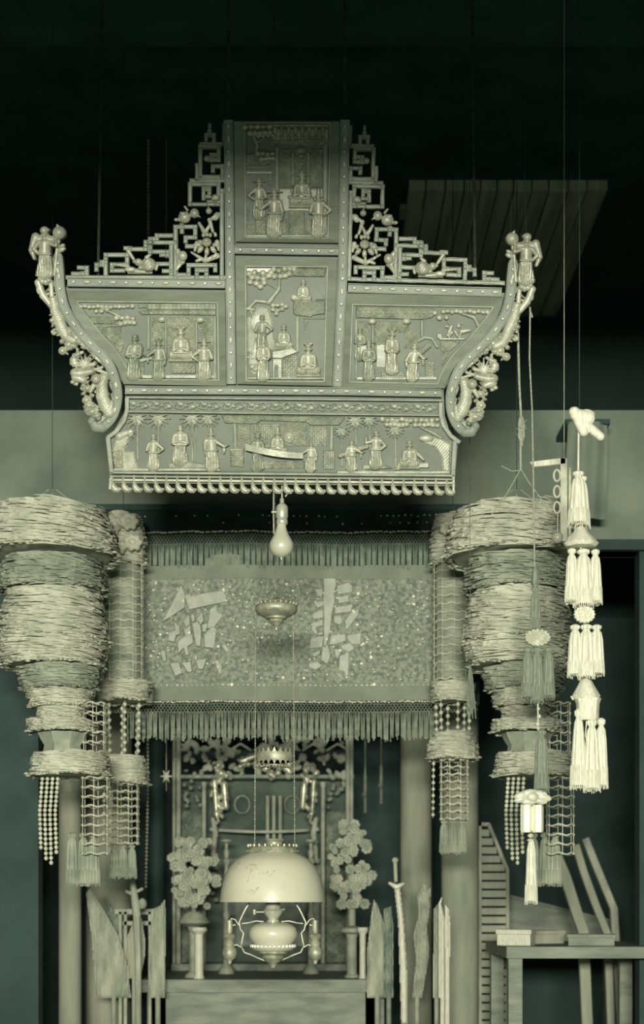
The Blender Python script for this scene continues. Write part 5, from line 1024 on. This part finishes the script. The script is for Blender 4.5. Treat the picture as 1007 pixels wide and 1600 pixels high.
# right side
mp = W(6.7); zv = HZ+CZ*FPX/6.7
t = thing('ceremonial_sword', 'pale ceremonial sword standing point down in front of the pale pillar', 'sword', pt(mp, 632, zv))
relief('blade', [G([(616, 1386), (626, 1386), (632, 1440), (637, 1520), (637, 1600), (627, 1600), (622, 1440)], 4, 0, 3)], 'white', t, .9, 0, 0, double=True, mp=mp)
mb = MB(); mb.tube([(618, 1348, 0), (619, 1378, 0)], 3, 8).ball(618, 1344, 0, 5.5, 5, 10, 6); obj('hilt', mb, 'board2', t, mp)
relief('guard', [C(609, 1380, 3, 620, 1386, 5, 4, 0), C(620, 1386, 5, 630, 1381, 3, 4, 0)], 'bead', t, .8, 0, 3, double=True, mp=mp)
mb = MB(); mb.tube([(632, 1590, 0), (633, zv, 0)], 4, 8); obj('staff', mb, 'board2', t, mp)
leaf_board('pale leaf-shaped board just right of the right flower stand', [(584, 1404), (590, 1412), (600, 1440), (606, 1480), (606, 1560), (574, 1560), (574, 1480), (580, 1430)], 6.85)
leaf_board('twisted flame-shaped carved board against the pale pillar', [(664, 1378), (668, 1392), (674, 1384), (672, 1420), (668, 1450), (672, 1490), (660, 1560), (644, 1560), (650, 1500), (646, 1460), (654, 1430), (652, 1400)], 6.95, m='shrinelight')
leaf_board('left one of three narrow pale blades before the broad pillar', [(678, 1420), (686, 1410), (690, 1430), (690, 1560), (676, 1560)], 6.6)
leaf_board('curved middle one of three narrow pale blades before the broad pillar', [(686, 1410), (693, 1395), (690, 1412), (697, 1440), (698, 1560), (686, 1560)], 6.45, m='white', ridge=False)
leaf_board('right one of three narrow pale blades before the broad pillar', [(696, 1412), (702, 1420), (705, 1450), (704, 1496), (698, 1500), (696, 1496)], 6.4, m='white', ridge=False)
leaf_board('short carved board behind the sword blade', [(600, 1420), (612, 1415), (616, 1450), (616, 1560), (600, 1560)], 6.78, m='shrine')
# louvred cupboard at the right of the broad pillar
mp = W(7.45); zv = HZ+CZ*FPX/7.45
t = thing('slatted_screen', 'tall tapering slatted wooden screen right of the broad pillar', 'screen', pt(mp, 765, zv))
for k in range(34):
    v = 1296+k*13.6; uR = 762+30*min(1, (v-1290)/70) ; 
    if v > zv-6: break
    mb = MB(); mb.prism([(752, v), (uR, v), (uR+1, v+11), (752, v+11)], -4, 1, 1); obj('slat', mb, 'pillar', t, mp)
mb = MB(); mb.prism([(748, 1285), (753, 1285), (753, zv), (748, zv)], -6, 3, .8); mb.prism([(762, 1290), (766, 1285), (796, 1358), (798, zv), (791, zv), (791, 1362)], -6, 3, .8); mb.prism([(748, 1285), (765, 1285), (765, 1291), (748, 1291)], -6, 3, .8); obj('frame', mb, 'board2', t, mp)
# slanting timbers and side table with boxes at lower right
TB = 1.28
mp = W(6.6); zvt = HZ-(TB-CZ)*FPX/6.6
t = thing('side_table', 'wooden side table with boxes on it in the lower right corner', 'table', (X(870, 6.7), 6.7, 0))
world_box(t, 'table_top', X(775, 6.7), X(1010, 6.7), 6.3, 7.1, TB-.05, TB, 'tablew')
for xx in (X(780, 6.7), X(990, 6.7)):
    for yy in (6.35, 7.0): world_box(t, 'leg', xx, xx+.06, yy, yy+.06, 0, TB-.05, 'tablew')
def rotbox(name, label, cat, cx, cy, z0, sx, sy, sz, rz, m, lid=True):
    t = thing(name, label, cat, (cx, cy, z0)); c, s = math.cos(rz), math.sin(rz)
    def bx(a, b, c0, d, e, f, nm, mm):
        mb = MB(); mb.add([(cx+x*c-y*s, cy+x*s+y*c, z) for z in (e, f) for y in (c0, d) for x in (a, b)], [(0, 1, 3, 2), (4, 6, 7, 5), (0, 4, 5, 1), (2, 3, 7, 6), (0, 2, 6, 4), (1, 5, 7, 3)]); obj(nm, mb, mm, t, WM, smooth=False)
    bx(-sx/2, sx/2, -sy/2, sy/2, z0, z0+sz*.7, 'body', m); bx(-sx/2-.005, sx/2+.005, -sy/2-.005, sy/2+.005, z0+sz*.72, z0+sz, 'lid', m)
rotbox('wooden_box', 'pale wooden box turned at an angle, left one on the side table', 'box', X(808, 6.5), 6.52, TB, .15, .1, .07, -.35, 'white')
rotbox('wooden_box', 'grey wooden box behind the pale box on the side table', 'box', X(850, 6.75), 6.78, TB, .17, .1, .06, .45, 'pillar')
rotbox('wooden_box', 'low box at the bottom right corner of the side table', 'box', X(925, 6.5), 6.5, TB, .2, .12, .05, -.2, 'tablew')
mp = W(6.9); zv = HZ+CZ*FPX/6.9
def timber(label, pts, w, D, m='pillar'):
    mp = W(D); mb = MB(); V, F = strip(pts, w, -8, 4, 1.5); mb.add(V, F); o = obj('slanting_timber', mb, m, None, mp, origin=pt(mp, *pts[-1])); tag(o, label, 'timber')
timber('pale slanting timber behind the bead net at lower right', [(862, 1318), (884, 1370), (900, 1420), (912, 1455), (930, HZ+CZ*FPX/7.25)], 17, 7.25)
timber('short slanting timber right of the longest slanting timber', [(900, 1320), (912, 1360), (930, 1410), (950, 1460), (965, HZ+CZ*FPX/7.4)], 12, 7.4)
timber('thin slanting timber leaning at the far right edge', [(915, 1310), (935, 1360), (960, 1420), (985, HZ+CZ*FPX/7.6)], 12, 7.6, 'board2')
t = thing('slanted_desk', 'dark sloping desk behind the slanting timbers at lower right', 'desk', (X(870, 7.9), 7.9, 0))
mp = W(7.9); zv = HZ+CZ*FPX/7.9
mb = MB(); mb.prism([(790, 1400), (960, 1442), (960, 1500), (790, 1470)], -30, 0, 1); mb.prism([(790, 1396), (962, 1438), (962, 1443), (790, 1401)], -34, 4, 1); obj('desk_top', mb, 'tablew', t, mp)
for u in (794, 948): mb = MB(); mb.box(u, u+9, 1440, zv, -30, -2, 1); obj('leg', mb, 'tablew', t, mp)
